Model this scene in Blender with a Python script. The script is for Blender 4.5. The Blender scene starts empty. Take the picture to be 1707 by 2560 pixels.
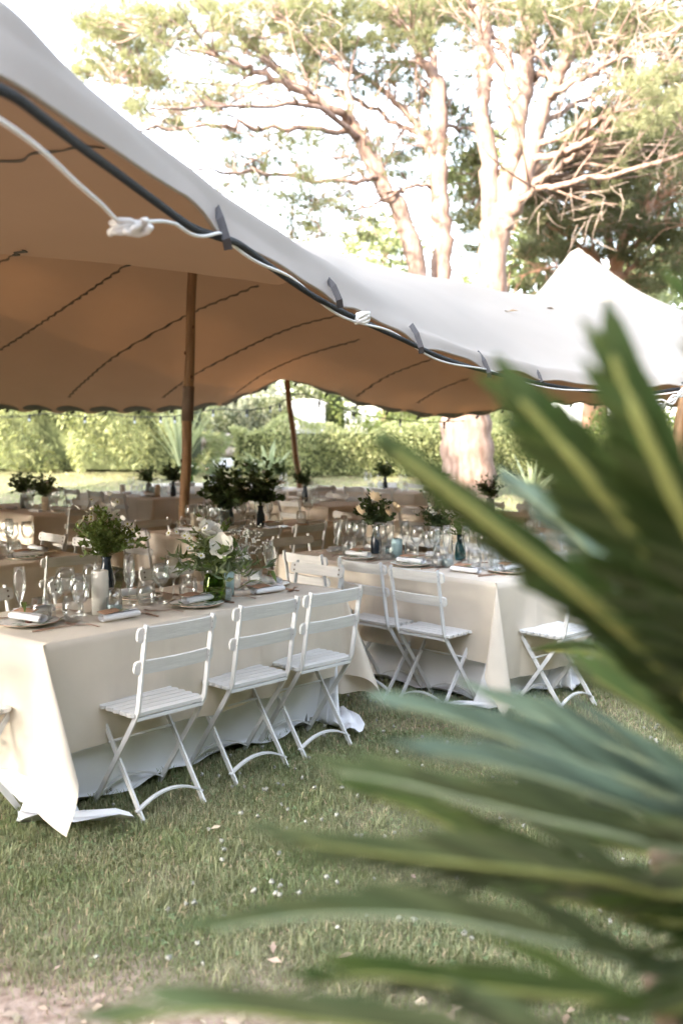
import bpy, math, random
import numpy as np
from mathutils import Vector, Matrix
from mathutils.bvhtree import BVHTree

S = bpy.context.scene
COL = S.collection
R = math.radians

# ------------------------------------------------------------------ camera
CAM_Z, FPX, PITCH = 1.6, 2489.0, math.atan(200 / 2489.0)   # a 35 mm lens held upright, tipped slightly down
cd = bpy.data.cameras.new('camera'); cam = bpy.data.objects.new('camera', cd); COL.objects.link(cam)
cam.location = (0, 0, CAM_Z); cam.rotation_euler = (math.pi / 2 - PITCH, 0, 0)
cd.sensor_fit = 'VERTICAL'; cd.sensor_height = 36; cd.sensor_width = 24; cd.lens = 35
cd.clip_start = 0.05; cd.clip_end = 900
cd.dof.use_dof = True; cd.dof.focus_distance = 4.9; cd.dof.aperture_fstop = 2.0
S.camera = cam

# ------------------------------------------------------------------ sky, sun, exposure
SUN_DIR = Vector((-0.62, -0.68, 0.36)).normalized()          # towards the sun: behind the viewer's left shoulder
w = bpy.data.worlds.new('World'); S.world = w; w.use_nodes = True
nt = w.node_tree; nt.nodes.clear()
sky = nt.nodes.new('ShaderNodeTexSky'); sky.sky_type = 'NISHITA'; sky.sun_disc = False
sky.sun_elevation = math.asin(SUN_DIR.z); sky.sun_rotation = math.atan2(SUN_DIR.x, SUN_DIR.y)
sky.air_density = 1.0; sky.dust_density = 2.0; sky.ozone_density = 1.0
bg = nt.nodes.new('ShaderNodeBackground'); bg.inputs['Strength'].default_value = 0.15
wo = nt.nodes.new('ShaderNodeOutputWorld')
hs_ = nt.nodes.new('ShaderNodeHueSaturation'); hs_.inputs['Saturation'].default_value = 0.5
nt.links.new(sky.outputs[0], hs_.inputs['Color']); nt.links.new(hs_.outputs[0], bg.inputs[0]); nt.links.new(bg.outputs[0], wo.inputs[0])
sd = bpy.data.lights.new('sun', 'SUN'); sd.energy = 2.0; sd.angle = R(0.6); sd.color = (1.0, 0.86, 0.70)
sun = bpy.data.objects.new('sun', sd); COL.objects.link(sun)
sun.rotation_euler = SUN_DIR.to_track_quat('Z', 'Y').to_euler(); sun.location = (-8, -8, 14)
S.view_settings.view_transform = 'Standard'; S.view_settings.look = 'None'
S.view_settings.exposure = 3.8; S.view_settings.gamma = 1.0
S.render.engine = 'CYCLES'
S.cycles.use_denoising = True
S.cycles.max_bounces = 9; S.cycles.transparent_max_bounces = 24; S.cycles.diffuse_bounces = 5
S.cycles.transmission_bounces = 6; S.cycles.glossy_bounces = 3
S.cycles.caustics_reflective = False; S.cycles.caustics_refractive = False
S.cycles.sample_clamp_indirect = 6.0

# ------------------------------------------------------------------ measuring helpers
def ray(x, y):
    u = (x - 853.5) / FPX; v = (1280 - y) / FPX
    c, s = math.cos(PITCH), math.sin(PITCH)
    return Vector((u, c + v * s, -s + v * c))
def at(x, y, D):
    d = ray(x, y); t = D / d.y
    return Vector((d.x * t, D, CAM_Z + d.z * t))
def onz(x, y, z=0.0):
    d = ray(x, y); t = (z - CAM_Z) / d.z
    return Vector((d.x * t, d.y * t, z))
rng = np.random.default_rng(7)
rnd = random.Random(11)

# ------------------------------------------------------------------ materials
M = {}
def mat(name, col, rough=0.7, var=0.0, scale=8.0, bump=0.0, bscale=60.0, col2=None, island=0.0, trans=None,
        trans_w=0.4, metal=0.0, spec=0.3, detail=4.0, stretch=None, sheen=0.0):
    m = bpy.data.materials.new(name); m.use_nodes = True; M[name] = m
    t = m.node_tree; N = t.nodes; K = t.links; b = N['Principled BSDF']
    b.inputs['Base Color'].default_value = (*col, 1); b.inputs['Roughness'].default_value = rough
    b.inputs['Metallic'].default_value = metal; b.inputs['Specular IOR Level'].default_value = spec
    if sheen: b.inputs['Sheen Weight'].default_value = sheen
    tc = N.new('ShaderNodeTexCoord'); src = tc.outputs['Object']
    if stretch:
        mp = N.new('ShaderNodeMapping'); mp.inputs['Scale'].default_value = stretch
        K.new(src, mp.inputs[0]); src = mp.outputs[0]
    out = None
    if var > 0 or col2:
        n = N.new('ShaderNodeTexNoise'); n.inputs['Scale'].default_value = scale; n.inputs['Detail'].default_value = detail
        K.new(src, n.inputs['Vector'])
        r = N.new('ShaderNodeValToRGB'); r.color_ramp.elements[0].position = 0.32; r.color_ramp.elements[1].position = 0.68
        c2 = col2 or tuple(min(1, c * (1 + var)) for c in col); c1 = col if col2 else tuple(c * (1 - var) for c in col)
        r.color_ramp.elements[0].color = (*c1, 1); r.color_ramp.elements[1].color = (*c2, 1)
        K.new(n.outputs['Fac'], r.inputs[0]); out = r.outputs[0]
    if island > 0:
        g = N.new('ShaderNodeNewGeometry'); h = N.new('ShaderNodeHueSaturation')
        mr = N.new('ShaderNodeMapRange'); mr.inputs['To Min'].default_value = 1 - island; mr.inputs['To Max'].default_value = 1 + island
        K.new(g.outputs['Random Per Island'], mr.inputs[0]); K.new(mr.outputs[0], h.inputs['Value'])
        mh = N.new('ShaderNodeMath'); mh.operation = 'MULTIPLY_ADD'; mh.inputs[1].default_value = -0.06 * min(1, island * 2); mh.inputs[2].default_value = 0.515
        fr = N.new('ShaderNodeMath'); fr.operation = 'FRACT'; m7 = N.new('ShaderNodeMath'); m7.operation = 'MULTIPLY'; m7.inputs[1].default_value = 7.31
        K.new(g.outputs['Random Per Island'], m7.inputs[0]); K.new(m7.outputs[0], fr.inputs[0]); K.new(fr.outputs[0], mh.inputs[0]); K.new(mh.outputs[0], h.inputs['Hue'])
        if out is not None: K.new(out, h.inputs['Color'])
        else: h.inputs['Color'].default_value = (*col, 1)
        out = h.outputs[0]
    if out is not None: K.new(out, b.inputs['Base Color'])
    if bump > 0:
        n2 = N.new('ShaderNodeTexNoise'); n2.inputs['Scale'].default_value = bscale; n2.inputs['Detail'].default_value = 6
        K.new(src, n2.inputs['Vector']); bp = N.new('ShaderNodeBump'); bp.inputs['Strength'].default_value = bump
        bp.inputs['Distance'].default_value = 0.02; K.new(n2.outputs['Fac'], bp.inputs['Height']); K.new(bp.outputs[0], b.inputs['Normal'])
    if trans is not None:
        tr = N.new('ShaderNodeBsdfTranslucent'); tr.inputs['Color'].default_value = (*trans, 1)
        if out is not None and island > 0:
            mx = N.new('ShaderNodeMix'); mx.data_type = 'RGBA'; mx.blend_type = 'MULTIPLY'; mx.inputs[0].default_value = 0.0
            tr.inputs['Color'].default_value = (*trans, 1)
        ms = N.new('ShaderNodeMixShader'); ms.inputs[0].default_value = trans_w
        K.new(b.outputs[0], ms.inputs[1]); K.new(tr.outputs[0], ms.inputs[2]); K.new(ms.outputs[0], N['Material Output'].inputs[0])
    return m
def glass(name, tint=(0.97, 0.98, 0.98), rough=0.06, base=0.05, edge=0.5, gcol=(1, 1, 1)):
    m = bpy.data.materials.new(name); m.use_nodes = True; M[name] = m
    t = m.node_tree; N = t.nodes; K = t.links; N.remove(N['Principled BSDF'])
    tr = N.new('ShaderNodeBsdfTransparent'); tr.inputs[0].default_value = (*tint, 1)
    gl = N.new('ShaderNodeBsdfGlossy'); gl.inputs['Roughness'].default_value = rough; gl.inputs['Color'].default_value = (*gcol, 1)
    fr = N.new('ShaderNodeFresnel'); fr.inputs['IOR'].default_value = 1.5
    mr = N.new('ShaderNodeMapRange'); mr.inputs['From Min'].default_value = 0.03; mr.inputs['From Max'].default_value = 0.6
    mr.inputs['To Min'].default_value = base; mr.inputs['To Max'].default_value = edge
    K.new(fr.outputs[0], mr.inputs[0]); ms = N.new('ShaderNodeMixShader')
    K.new(mr.outputs[0], ms.inputs[0]); K.new(tr.outputs[0], ms.inputs[1]); K.new(gl.outputs[0], ms.inputs[2])
    K.new(ms.outputs[0], N['Material Output'].inputs[0])
    return m

mat('white_paint', (0.64, 0.645, 0.64), 0.45, var=0.05, scale=14, bump=0.06, bscale=90)
mat('white_wood', (0.66, 0.655, 0.635), 0.6, var=0.07, scale=9, bump=0.25, bscale=40, stretch=(0.6, 9, 9))
mat('screw', (0.16, 0.13, 0.11), 0.5, metal=0.6)
mat('linen', (0.68, 0.61, 0.51), 0.95, var=0.05, scale=5, bump=0.22, bscale=420, trans=(0.55, 0.45, 0.32), trans_w=0.10)
mat('white_cloth', (0.80, 0.81, 0.83), 0.95, var=0.03, scale=4, bump=0.15, bscale=300)
mat('napkin', (0.82, 0.82, 0.83), 0.95, bump=0.2, bscale=200)
mat('kraft', (0.36, 0.21, 0.13), 0.9, var=0.1, scale=40)
mat('copper', (0.50, 0.33, 0.25), 0.3, metal=0.9)
mat('wood_top', (0.35, 0.22, 0.12), 0.6, var=0.2, scale=6)
mat('steel', (0.4, 0.4, 0.4), 0.4, metal=0.8)
mat('wax_cream', (0.78, 0.68, 0.52), 0.55, var=0.06, scale=25, trans=(0.8, 0.7, 0.5), trans_w=0.12)
mat('wax_white', (0.88, 0.84, 0.76), 0.5, var=0.04, scale=25, trans=(0.8, 0.75, 0.65), trans_w=0.12)
mat('wax_blue', (0.40, 0.55, 0.57), 0.55, var=0.08, scale=60)
mat('wick', (0.05, 0.04, 0.03), 0.9)
glass('clear_glass')
glass('green_glass', tint=(0.42, 0.55, 0.14), base=0.05, edge=0.6, gcol=(0.85, 0.95, 0.6))
glass('teal_glass', tint=(0.16, 0.36, 0.38), base=0.06, edge=0.6)
glass('pale_glass', tint=(0.80, 0.88, 0.87), base=0.05, edge=0.6)
glass('water', tint=(0.80, 0.86, 0.62), base=0.02, edge=0.4)
mat('dark_vase', (0.02, 0.03, 0.045), 0.25, spec=0.5)
mat('grey_vase', (0.30, 0.34, 0.33), 0.4, var=0.1)
mat('leaf_deep', (0.055, 0.085, 0.035), 0.6, island=0.5, trans=(0.10, 0.15, 0.03), trans_w=0.25)
mat('leaf_bright', (0.10, 0.15, 0.045), 0.6, island=0.5, trans=(0.2, 0.28, 0.06), trans_w=0.3)
mat('leaf_olive', (0.15, 0.19, 0.10), 0.55, island=0.4, trans=(0.2, 0.26, 0.08), trans_w=0.25)
mat('petal_white', (0.84, 0.83, 0.78), 0.7, trans=(0.8, 0.78, 0.68), trans_w=0.25)
mat('petal_cream', (0.78, 0.66, 0.46), 0.7, trans=(0.8, 0.62, 0.4), trans_w=0.25)
mat('pollen', (0.45, 0.42, 0.08), 0.9)
mat('pole_wood', (0.25, 0.145, 0.07), 0.6, var=0.28, scale=5, bump=0.25, bscale=30, stretch=(5, 5, 0.5))
mat('knot', (0.10, 0.05, 0.025), 0.8)
mat('sleeve', (0.15, 0.11, 0.08), 0.9, bump=0.3, bscale=200)
mat('rope_black', (0.018, 0.02, 0.022), 0.75, bump=0.7, bscale=160)
mat('rope_white', (0.78, 0.77, 0.74), 0.85, bump=0.5, bscale=220)
mat('strap', (0.055, 0.053, 0.056), 0.85, bump=0.3, bscale=300)
mat('seam', (0.10, 0.085, 0.065), 0.95)
mat('patch', (0.14, 0.125, 0.095), 0.95, bump=0.2, bscale=300)
mat('clip', (0.02, 0.02, 0.02), 0.6)
# tent cloth: pale outside, tan underside; both let some daylight through
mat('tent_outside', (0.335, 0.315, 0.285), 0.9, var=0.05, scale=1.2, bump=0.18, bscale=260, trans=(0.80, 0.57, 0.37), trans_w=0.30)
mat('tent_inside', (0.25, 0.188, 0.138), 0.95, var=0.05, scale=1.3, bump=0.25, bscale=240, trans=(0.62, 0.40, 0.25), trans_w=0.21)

# ------------------------------------------------------------------ mesh helpers
class MB:
    def __init__(s): s.v = []; s.f = []
    def add(s, vs, fs):
        o = len(s.v); s.v += [tuple(p) for p in vs]; s.f += [tuple(i + o for i in f) for f in fs]; return s
    def box(s, c, d, rz=0.0):
        x, y, z = [k / 2 for k in d]; cs, sn = math.cos(rz), math.sin(rz)
        P = [(a, b, e) for a in (-x, x) for b in (-y, y) for e in (-z, z)]
        return s.add([(c[0] + p[0] * cs - p[1] * sn, c[1] + p[0] * sn + p[1] * cs, c[2] + p[2]) for p in P],
                     [(0, 1, 3, 2), (4, 6, 7, 5), (0, 4, 5, 1), (2, 3, 7, 6), (0, 2, 6, 4), (1, 5, 7, 3)])
    def rect(s, path, hint, a, b):                      # rectangular bar: 2a along hint, 2b across
        P = [Vector(p) for p in path]; hint = Vector(hint); n = len(P); vs = []; fs = []
        for i, p in enumerate(P):
            t = (P[min(i + 1, n - 1)] - P[max(i - 1, 0)]).normalized()
            h = (hint - t * hint.dot(t)).normalized(); k = t.cross(h)
            vs += [p + h * a + k * b, p - h * a + k * b, p - h * a - k * b, p + h * a - k * b]
        for i in range(n - 1):
            for j in range(4): q = i * 4; fs.append((q + j, q + (j + 1) % 4, q + 4 + (j + 1) % 4, q + 4 + j))
        fs += [(3, 2, 1, 0), tuple(4 * (n - 1) + j for j in range(4))]
        return s.add(vs, fs)
    def tube(s, path, rad, n=8, caps=True):
        P = [Vector(p) for p in path]; m = len(P)
        if not hasattr(rad, '__len__'): rad = [rad] * m
        t0 = (P[1] - P[0]).normalized(); u = t0.orthogonal().normalized(); vs = []; fs = []
        for i, p in enumerate(P):
            t = (P[min(i + 1, m - 1)] - P[max(i - 1, 0)])
            t = t.normalized() if t.length > 1e-9 else t0
            u = (u - t * u.dot(t)); u = u.normalized() if u.length > 1e-6 else t.orthogonal().normalized(); k = t.cross(u)
            for j in range(n):
                a = 2 * math.pi * j / n; vs.append(p + (u * math.cos(a) + k * math.sin(a)) * rad[i])
        for i in range(m - 1):
            for j in range(n): fs.append((i * n + j, i * n + (j + 1) % n, i * n + n + (j + 1) % n, i * n + n + j))
        if caps: fs += [tuple(reversed(range(n))), tuple((m - 1) * n + j for j in range(n))]
        return s.add(vs, fs)
    def lathe(s, prof, n=20, ribs=0, ribd=0.0, c=(0, 0, 0)):
        vs = []; fs = []
        for r, z in prof:
            for j in range(n):
                a = 2 * math.pi * j / n; rr = r * (1 + ribd * (1 if (ribs and j % 2) else 0)); vs.append((c[0] + rr * math.cos(a), c[1] + rr * math.sin(a), c[2] + z))
        for i in range(len(prof) - 1):
            for j in range(n): fs.append((i * n + j, i * n + (j + 1) % n, i * n + n + (j + 1) % n, i * n + n + j))
        return s.add(vs, fs)
    def mesh(s, name, m, smooth=False):
        me = bpy.data.meshes.new(name); me.from_pydata(s.v, [], s.f)
        me.materials.append(M[m]); me.validate(); me.update()
        if smooth: me.shade_smooth()
        return me
def np_mesh(name, V, Fq, m, smooth=False):              # numpy verts (n,3), faces (k,3 or 4)
    me = bpy.data.meshes.new(name); V = np.asarray(V, np.float32); Fq = np.asarray(Fq, np.int32)
    k, q = Fq.shape
    me.vertices.add(len(V)); me.vertices.foreach_set('co', V.ravel())
    me.loops.add(k * q); me.loops.foreach_set('vertex_index', Fq.ravel())
    me.polygons.add(k); me.polygons.foreach_set('loop_start', np.arange(0, k * q, q, dtype=np.int32))
    me.update(calc_edges=True)
    me.materials.append(M[m])
    if smooth: me.shade_smooth()
    return me
def obj(name, me, parent=None, loc=(0, 0, 0), rz=0.0, label=None, cat=None, group=None, kind=None, scale=None):
    o = bpy.data.objects.new(name, me); COL.objects.link(o); o.location = loc; o.rotation_euler = (0, 0, rz)
    if scale is not None: o.scale = (scale,) * 3 if not hasattr(scale, '__len__') else scale
    if parent is not None: o.parent = parent
    if label: o['label'] = label
    if cat: o['category'] = cat
    if group: o['group'] = group
    if kind: o['kind'] = kind
    return o
def thing(name, label, cat, loc, rz, parts, group=None, scale=None):
    """parts: list of (name, mesh) or (name, mesh, [sub parts]); one part only -> the thing is that mesh."""
    if len(parts) == 1 and len(parts[0]) == 2:
        return obj(name, parts[0][1], None, loc, rz, label, cat, group, scale=scale)
    e = obj(name, None, None, loc, rz, label, cat, group, scale=scale)
    for p in parts:
        c = obj(p[0], p[1], e)
        if len(p) > 2:
            for sp in p[2]: obj(sp[0], sp[1], c)
    return e
def smooth_path(pts, n=6):
    P = [Vector(p) for p in pts]; out = []
    for i in range(len(P) - 1):
        p0 = P[max(i - 1, 0)]; p1 = P[i]; p2 = P[i + 1]; p3 = P[min(i + 2, len(P) - 1)]
        for k in range(n):
            t = k / n
            out.append(0.5 * ((2 * p1) + (p2 - p0) * t + (2 * p0 - 5 * p1 + 4 * p2 - p3) * t * t + (3 * p1 - p0 - 3 * p2 + p3) * t ** 3))
    out.append(P[-1]); return out
def pchip(x, y, xi):
    x = np.asarray(x, float); y = np.asarray(y, float); h = np.diff(x); d = np.diff(y) / h; m = np.zeros_like(y)
    for i in range(1, len(x) - 1):
        if d[i - 1] * d[i] > 0:
            w1 = 2 * h[i] + h[i - 1]; w2 = h[i] + 2 * h[i - 1]; m[i] = (w1 + w2) / (w1 / d[i - 1] + w2 / d[i])
    m[0], m[-1] = d[0], d[-1]
    k = np.clip(np.searchsorted(x, xi) - 1, 0, len(x) - 2); t = (xi - x[k]) / h[k]
    return ((1 + 2 * t) * (1 - t) ** 2) * y[k] + t * (1 - t) ** 2 * h[k] * m[k] + t * t * (3 - 2 * t) * y[k + 1] + t * t * (t - 1) * h[k] * m[k + 1]
# ================================================================== GROUND
def gz(x, y):                                            # lawn is flat, the garden climbs gently behind the tent
    t = np.clip((np.asarray(y, float) - 17.0) / 16.0, 0, 1)
    return t * t * (3 - 2 * t) * 0.85 + np.clip(np.asarray(y, float) - 33, 0, 60) * 0.03
def soil_w(x, y):                                        # worn earth near the viewer
    x = np.asarray(x, float); y = np.asarray(y, float)
    e = np.sin(x * 3.1 + 1.0) * 0.10 + np.sin(x * 7.3 + y * 4) * 0.06 + np.sin(x * 17 + y * 13) * 0.03
    return np.clip((3.10 - 0.30 * (x + 1.0) - y + e) / 0.28, 0, 1)
gx = np.unique(np.concatenate([np.linspace(-350, -12, 18), np.linspace(-12, 16, 120), np.linspace(16, 350, 18)]))
gy = np.unique(np.concatenate([np.linspace(-300, 0, 14), np.linspace(0, 20, 90), np.linspace(20, 60, 50), np.linspace(60, 500, 20)]))
GX, GY = np.meshgrid(gx, gy); GZ = gz(GX, GY) + 0.008 * np.sin(GX * 2.3) * np.sin(GY * 1.9)
nx, ny = len(gx), len(gy); idx = np.arange(nx * ny).reshape(ny, nx)
Fg = np.stack([idx[:-1, :-1], idx[:-1, 1:], idx[1:, 1:], idx[1:, :-1]], -1).reshape(-1, 4)
def ground_mat():
    m = mat('lawn_ground', (0.12, 0.13, 0.06), 0.95, col2=(0.19, 0.165, 0.10), scale=2.2, detail=8, bump=0.5, bscale=50)
    t = m.node_tree; N = t.nodes; K = t.links; b = N['Principled BSDF']
    src = b.inputs['Base Color'].links[0].from_socket
    tc = N.new('ShaderNodeTexCoord'); sx = N.new('ShaderNodeSeparateXYZ'); K.new(tc.outputs['Object'], sx.inputs[0])
    n = N.new('ShaderNodeTexNoise'); n.inputs['Scale'].default_value = 3.5; n.inputs['Detail'].default_value = 6; K.new(tc.outputs['Object'], n.inputs['Vector'])
    a = N.new('ShaderNodeMath'); a.operation = 'MULTIPLY_ADD'; a.inputs[1].default_value = 0.7; K.new(n.outputs['Fac'], a.inputs[0]); K.new(sx.outputs['Y'], a.inputs[2])
    x2 = N.new('ShaderNodeMath'); x2.operation = 'MULTIPLY_ADD'; x2.inputs[1].default_value = 0.30; K.new(sx.outputs['X'], x2.inputs[0]); K.new(a.outputs[0], x2.inputs[2])
    mr = N.new('ShaderNodeMapRange'); mr.inputs['From Min'].default_value = 3.25; mr.inputs['From Max'].default_value = 2.9; K.new(x2.outputs[0], mr.inputs[0])
    n2 = N.new('ShaderNodeTexNoise'); n2.inputs['Scale'].default_value = 22; n2.inputs['Detail'].default_value = 8; K.new(tc.outputs['Object'], n2.inputs['Vector'])
    rp = N.new('ShaderNodeValToRGB'); rp.color_ramp.elements[0].color = (0.20, 0.135, 0.095, 1); rp.color_ramp.elements[1].color = (0.42, 0.32, 0.26, 1)
    rp.color_ramp.elements[0].position = 0.3; rp.color_ramp.elements[1].position = 0.65; K.new(n2.outputs['Fac'], rp.inputs[0])
    mx = N.new('ShaderNodeMix'); mx.data_type = 'RGBA'; K.new(mr.outputs[0], mx.inputs[0]); K.new(src, mx.inputs[6]); K.new(rp.outputs[0], mx.inputs[7])
    K.new(mx.outputs[2], b.inputs['Base Color'])
ground_mat()
obj('ground', np_mesh('ground', np.stack([GX, GY, GZ], -1).reshape(-1, 3), Fg, 'lawn_ground', True), kind='structure')

# ================================================================== TENT
ROWS = [0, .10, .18, .34, .50, .62, .76, .89, 1.0]
def zT(y, D): return at(853, y, D).z
def e(y, D): return (D, zT(y, D))
TENT = {   # column in the view: (distance, height) of the cloth from the near hem to the far hem
 -2600: [(1.15, 2.40), (1.3, 2.52), (1.5, 2.60), (3.0, 2.62), (5.0, 3.0), (7.0, 3.3), (9.0, 3.0), (11, 2.5), (12.5, 2.0)],
 -1500: [(1.35, 2.38), (1.5, 2.52), (1.7, 2.61), (3.4, 2.60), (5.8, 3.05), (8.0, 3.5), (10.0, 3.1), (12, 2.5), (14, 1.95)],
 -500: [(1.65, 2.34), (1.8, 2.48), (2.0, 2.59), (4.2, 2.52), (6.6, 3.1), (8.7, 3.55), (10.7, 3.15), (12.8, 2.5), (14.8, 1.93)],
 0: [e(189, 2.0), (2.14, 2.43), e(12, 2.32), e(608, 4.6), (7.0, 3.05), (9.0, 3.5), (11.0, 3.1), (13.0, 2.5), e(1025, 15)],
 230: [e(337, 2.42), (2.58, 2.44), e(241, 2.78), e(634, 4.8), (7.1, 3.05), (9.1, 3.55), (11.1, 3.08), (13.1, 2.46), e(1030, 15)],
 459: [e(488, 3.05), (3.22, 2.40), e(413, 3.42), e(664, 5.0), (7.3, 3.0), (9.4, 3.5), (11.3, 3.0), (13.2, 2.42), e(1026, 15.1)],
 551: [e(579, 3.35), (3.52, 2.36), e(484, 3.72), e(680, 5.1), (7.3, 2.98), (9.4, 3.46), (11.3, 3.0), (13.2, 2.42), e(1014, 15.2)],
 689: [e(659, 3.8), (3.97, 2.31), e(574, 4.2), e(702, 5.4), (7.3, 2.92), (9.4, 3.36), (11.3, 2.97), (13.2, 2.46), e(985, 15.3)],
 800: [e(727, 4.2), (4.37, 2.27), e(650, 4.62), e(648, 5.7), e(642, 7.4), e(631, 9.4), (11.3, 2.93), (13.2, 2.48), e(985, 15.3)],
 900: [e(780, 4.6), (4.78, 2.21), e(716, 5.05), e(700, 6.0), e(680, 7.6), e(660, 9.5), (11.4, 2.85), (13.3, 2.42), e(1012, 15.4)],
 1000: [e(832, 5.1), (5.28, 2.17), e(790, 5.6), e(745, 6.5), e(705, 7.9), e(683, 9.6), (11.5, 2.8), (13.4, 2.35), e(1030, 15.5)],
 1100: [e(877, 5.6), (5.78, 2.13), e(842, 6.1), e(785, 7.0), e(730, 8.3), e(703, 9.8), (11.8, 2.75), (13.6, 2.32), e(1043, 15.6)],
 1205: [e(913, 6.2), (6.36, 2.10), e(880, 6.65), e(820, 7.5), e(760, 8.7), e(721, 10.1), (12.0, 2.72), (13.8, 2.3), e(1035, 15.8)],
 1310: [e(935, 6.6), (6.76, 2.07), e(905, 7.05), e(850, 7.9), e(780, 9.1), e(740, 10.5), (12.3, 2.65), (14.2, 2.3), e(1015, 16.2)],
 1440: [e(957, 6.95), (7.12, 2.03), e(925, 7.4), e(875, 8.2), e(800, 9.5), e(752, 11.0), (13.0, 2.7), (14.9, 2.3), e(1010, 16.8)],
 1604: [e(972, 7.25), (7.42, 2.0), e(940, 7.7), e(890, 8.5), e(820, 9.8), e(775, 11.4), (13.2, 2.62), (15.2, 2.25), e(1015, 17.2)],
 1707: [e(955, 7.3), (7.5, 2.06), e(925, 7.8), e(880, 8.7), e(825, 10), e(785, 11.6), (13.4, 2.55), (15.4, 2.2), e(1015, 17.4)],
 2000: [(7.9, 2.0), (8.1, 2.1), (8.4, 2.2), (9.3, 2.4), (10.5, 2.55), (12, 2.6), (13.8, 2.45), (15.6, 2.2), (17.6, 1.95)],
 2500: [(9.0, 1.95), (9.2, 2.0), (9.5, 2.05), (10.3, 2.15), (11.4, 2.2), (12.7, 2.25), (14.2, 2.2), (15.9, 2.05), (17.6, 1.9)],
}
TX = sorted(TENT); NU, NV = 300, 120
ui = np.linspace(TX[0], TX[-1], NU * 4)
wgt = np.where((ui > -300) & (ui < 1900), 1.0, 0.25); cw = np.cumsum(wgt); cw = (cw - cw[0]) / (cw[-1] - cw[0])
ui = np.interp(np.linspace(0, 1, NU), cw, ui); vi = np.linspace(0, 1, NV)
Dg = np.zeros((NV, NU)); Zg = np.zeros((NV, NU))
Dr = np.array([pchip(TX, [TENT[x][r][0] for x in TX], ui) for r in range(9)])
Zr = np.array([pchip(TX, [TENT[x][r][1] for x in TX], ui) for r in range(9)])
for j in range(NU):
    Dg[:, j] = pchip(ROWS, Dr[:, j], vi); Zg[:, j] = pchip(ROWS, Zr[:, j], vi)
vv = np.tan(np.arctan((Zg - CAM_Z) / Dg) + PITCH)
Xg = (ui[None, :] - 853.5) / FPX * Dg / (math.cos(PITCH) + vv * math.sin(PITCH))
def cone(p, h, r, pw):
    d = np.hypot(Xg - p[0], Dg - p[1]); return h * np.clip(1 - d / r, 0, 1) ** pw
PK = at(1439, 616, 13.0); Zb = 2.68
Zg += cone(PK, PK.z - Zb, 1.75, 1.35)
FP = at(718, 958, 15.2)                                   # far hem pushed up by a pole
dfp = np.hypot(Xg - FP.x, (Dg - 15.3) * 0.55); Zg += 0.24 * np.exp(-(dfp / 0.42) ** 1.3)
Zg += 0.010 * np.sin(Xg * 5.1 + Dg * 2.2) * np.clip((Dg - 6) / 4, 0, 1) * (vi[:, None] < 0.97)
hem_far = np.clip((vi[:, None] - 0.93) / 0.07, 0, 1) ** 2
Zg += hem_far * 0.022 * np.cos(Xg * 2 * math.pi / 0.5)    # small scallops between the hem clips
for sx_ in (560, 846, 1050, 1220, 1350, 1705):   # the cloth is pulled down where the straps hold it
    Zg -= (0.034 * np.exp(-((ui[None, :] - sx_) / 34.0) ** 2) - 0.012 * np.exp(-((ui[None, :] - sx_) / 80.0) ** 2)) * np.exp(-vi[:, None] / 0.07) * np.clip(Dg / 4, .4, 1.3)
Zg += 0.004 * np.clip((ui[None, :] - 450) / 200, 0, 1) * np.sin(ui[None, :] / 26.0 + vi[:, None] * 30) * np.exp(-vi[:, None] / 0.12) * np.clip(Dg / 4, .4, 1.3)
P3 = np.stack([Xg, Dg, Zg], -1)
du = np.gradient(P3, axis=1); dv = np.gradient(P3, axis=0); nr = np.cross(du, dv); nr /= np.linalg.norm(nr, axis=-1, keepdims=True)
inner = P3 - nr * 0.007
V = np.concatenate([P3.reshape(-1, 3), inner.reshape(-1, 3)]); ti = np.arange(NU * NV).reshape(NV, NU)
q = np.stack([ti[:-1, :-1], ti[:-1, 1:], ti[1:, 1:], ti[1:, :-1]], -1).reshape(-1, 4)
rim = []
for lo in (ti[0, :], ti[-1, ::-1], ti[::-1, 0], ti[:, -1]):
    a = lo[:-1]; b = lo[1:]; o_ = NU * NV; rim.append(np.stack([a, a + o_, b + o_, b], -1))
rim = np.concatenate(rim)
Fq = np.concatenate([q, q[:, ::-1] + NU * NV, rim])
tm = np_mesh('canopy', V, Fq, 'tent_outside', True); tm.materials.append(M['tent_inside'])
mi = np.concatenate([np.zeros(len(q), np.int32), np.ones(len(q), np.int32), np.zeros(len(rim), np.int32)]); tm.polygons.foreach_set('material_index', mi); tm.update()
tent = obj('stretch_tent', None, loc=(0, 9, 0), label='large pale stretch fabric tent with tan underside spanning over the tables', cat='tent')
TOFF = Vector((0, -9, 0))
def tpart(name, mb, m, smooth=False, parent=None):
    return obj(name, mb.mesh(name, m, smooth), parent or tent, loc=TOFF if parent is None else (0, 0, 0))
canopy = obj('canopy', tm, tent, loc=TOFF)
bv_in = BVHTree.FromPolygons([tuple(p) for p in inner.reshape(-1, 3)], [tuple(f) for f in q])
bv_out = BVHTree.FromPolygons([tuple(p) for p in P3.reshape(-1, 3)], [tuple(f) for f in q])
C0 = Vector((0, 0, CAM_Z))
def hit_tent(x, y, skip=0.0):
    d = ray(x, y).normalized(); h = bv_in.ray_cast(C0 + d * skip, d)
    return h[0], h[1]
def under(p):                                             # canopy underside above a ground point
    h = bv_in.ray_cast(Vector((p[0], p[1], 0)), Vector((0, 0, 1))); return h[0]
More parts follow.
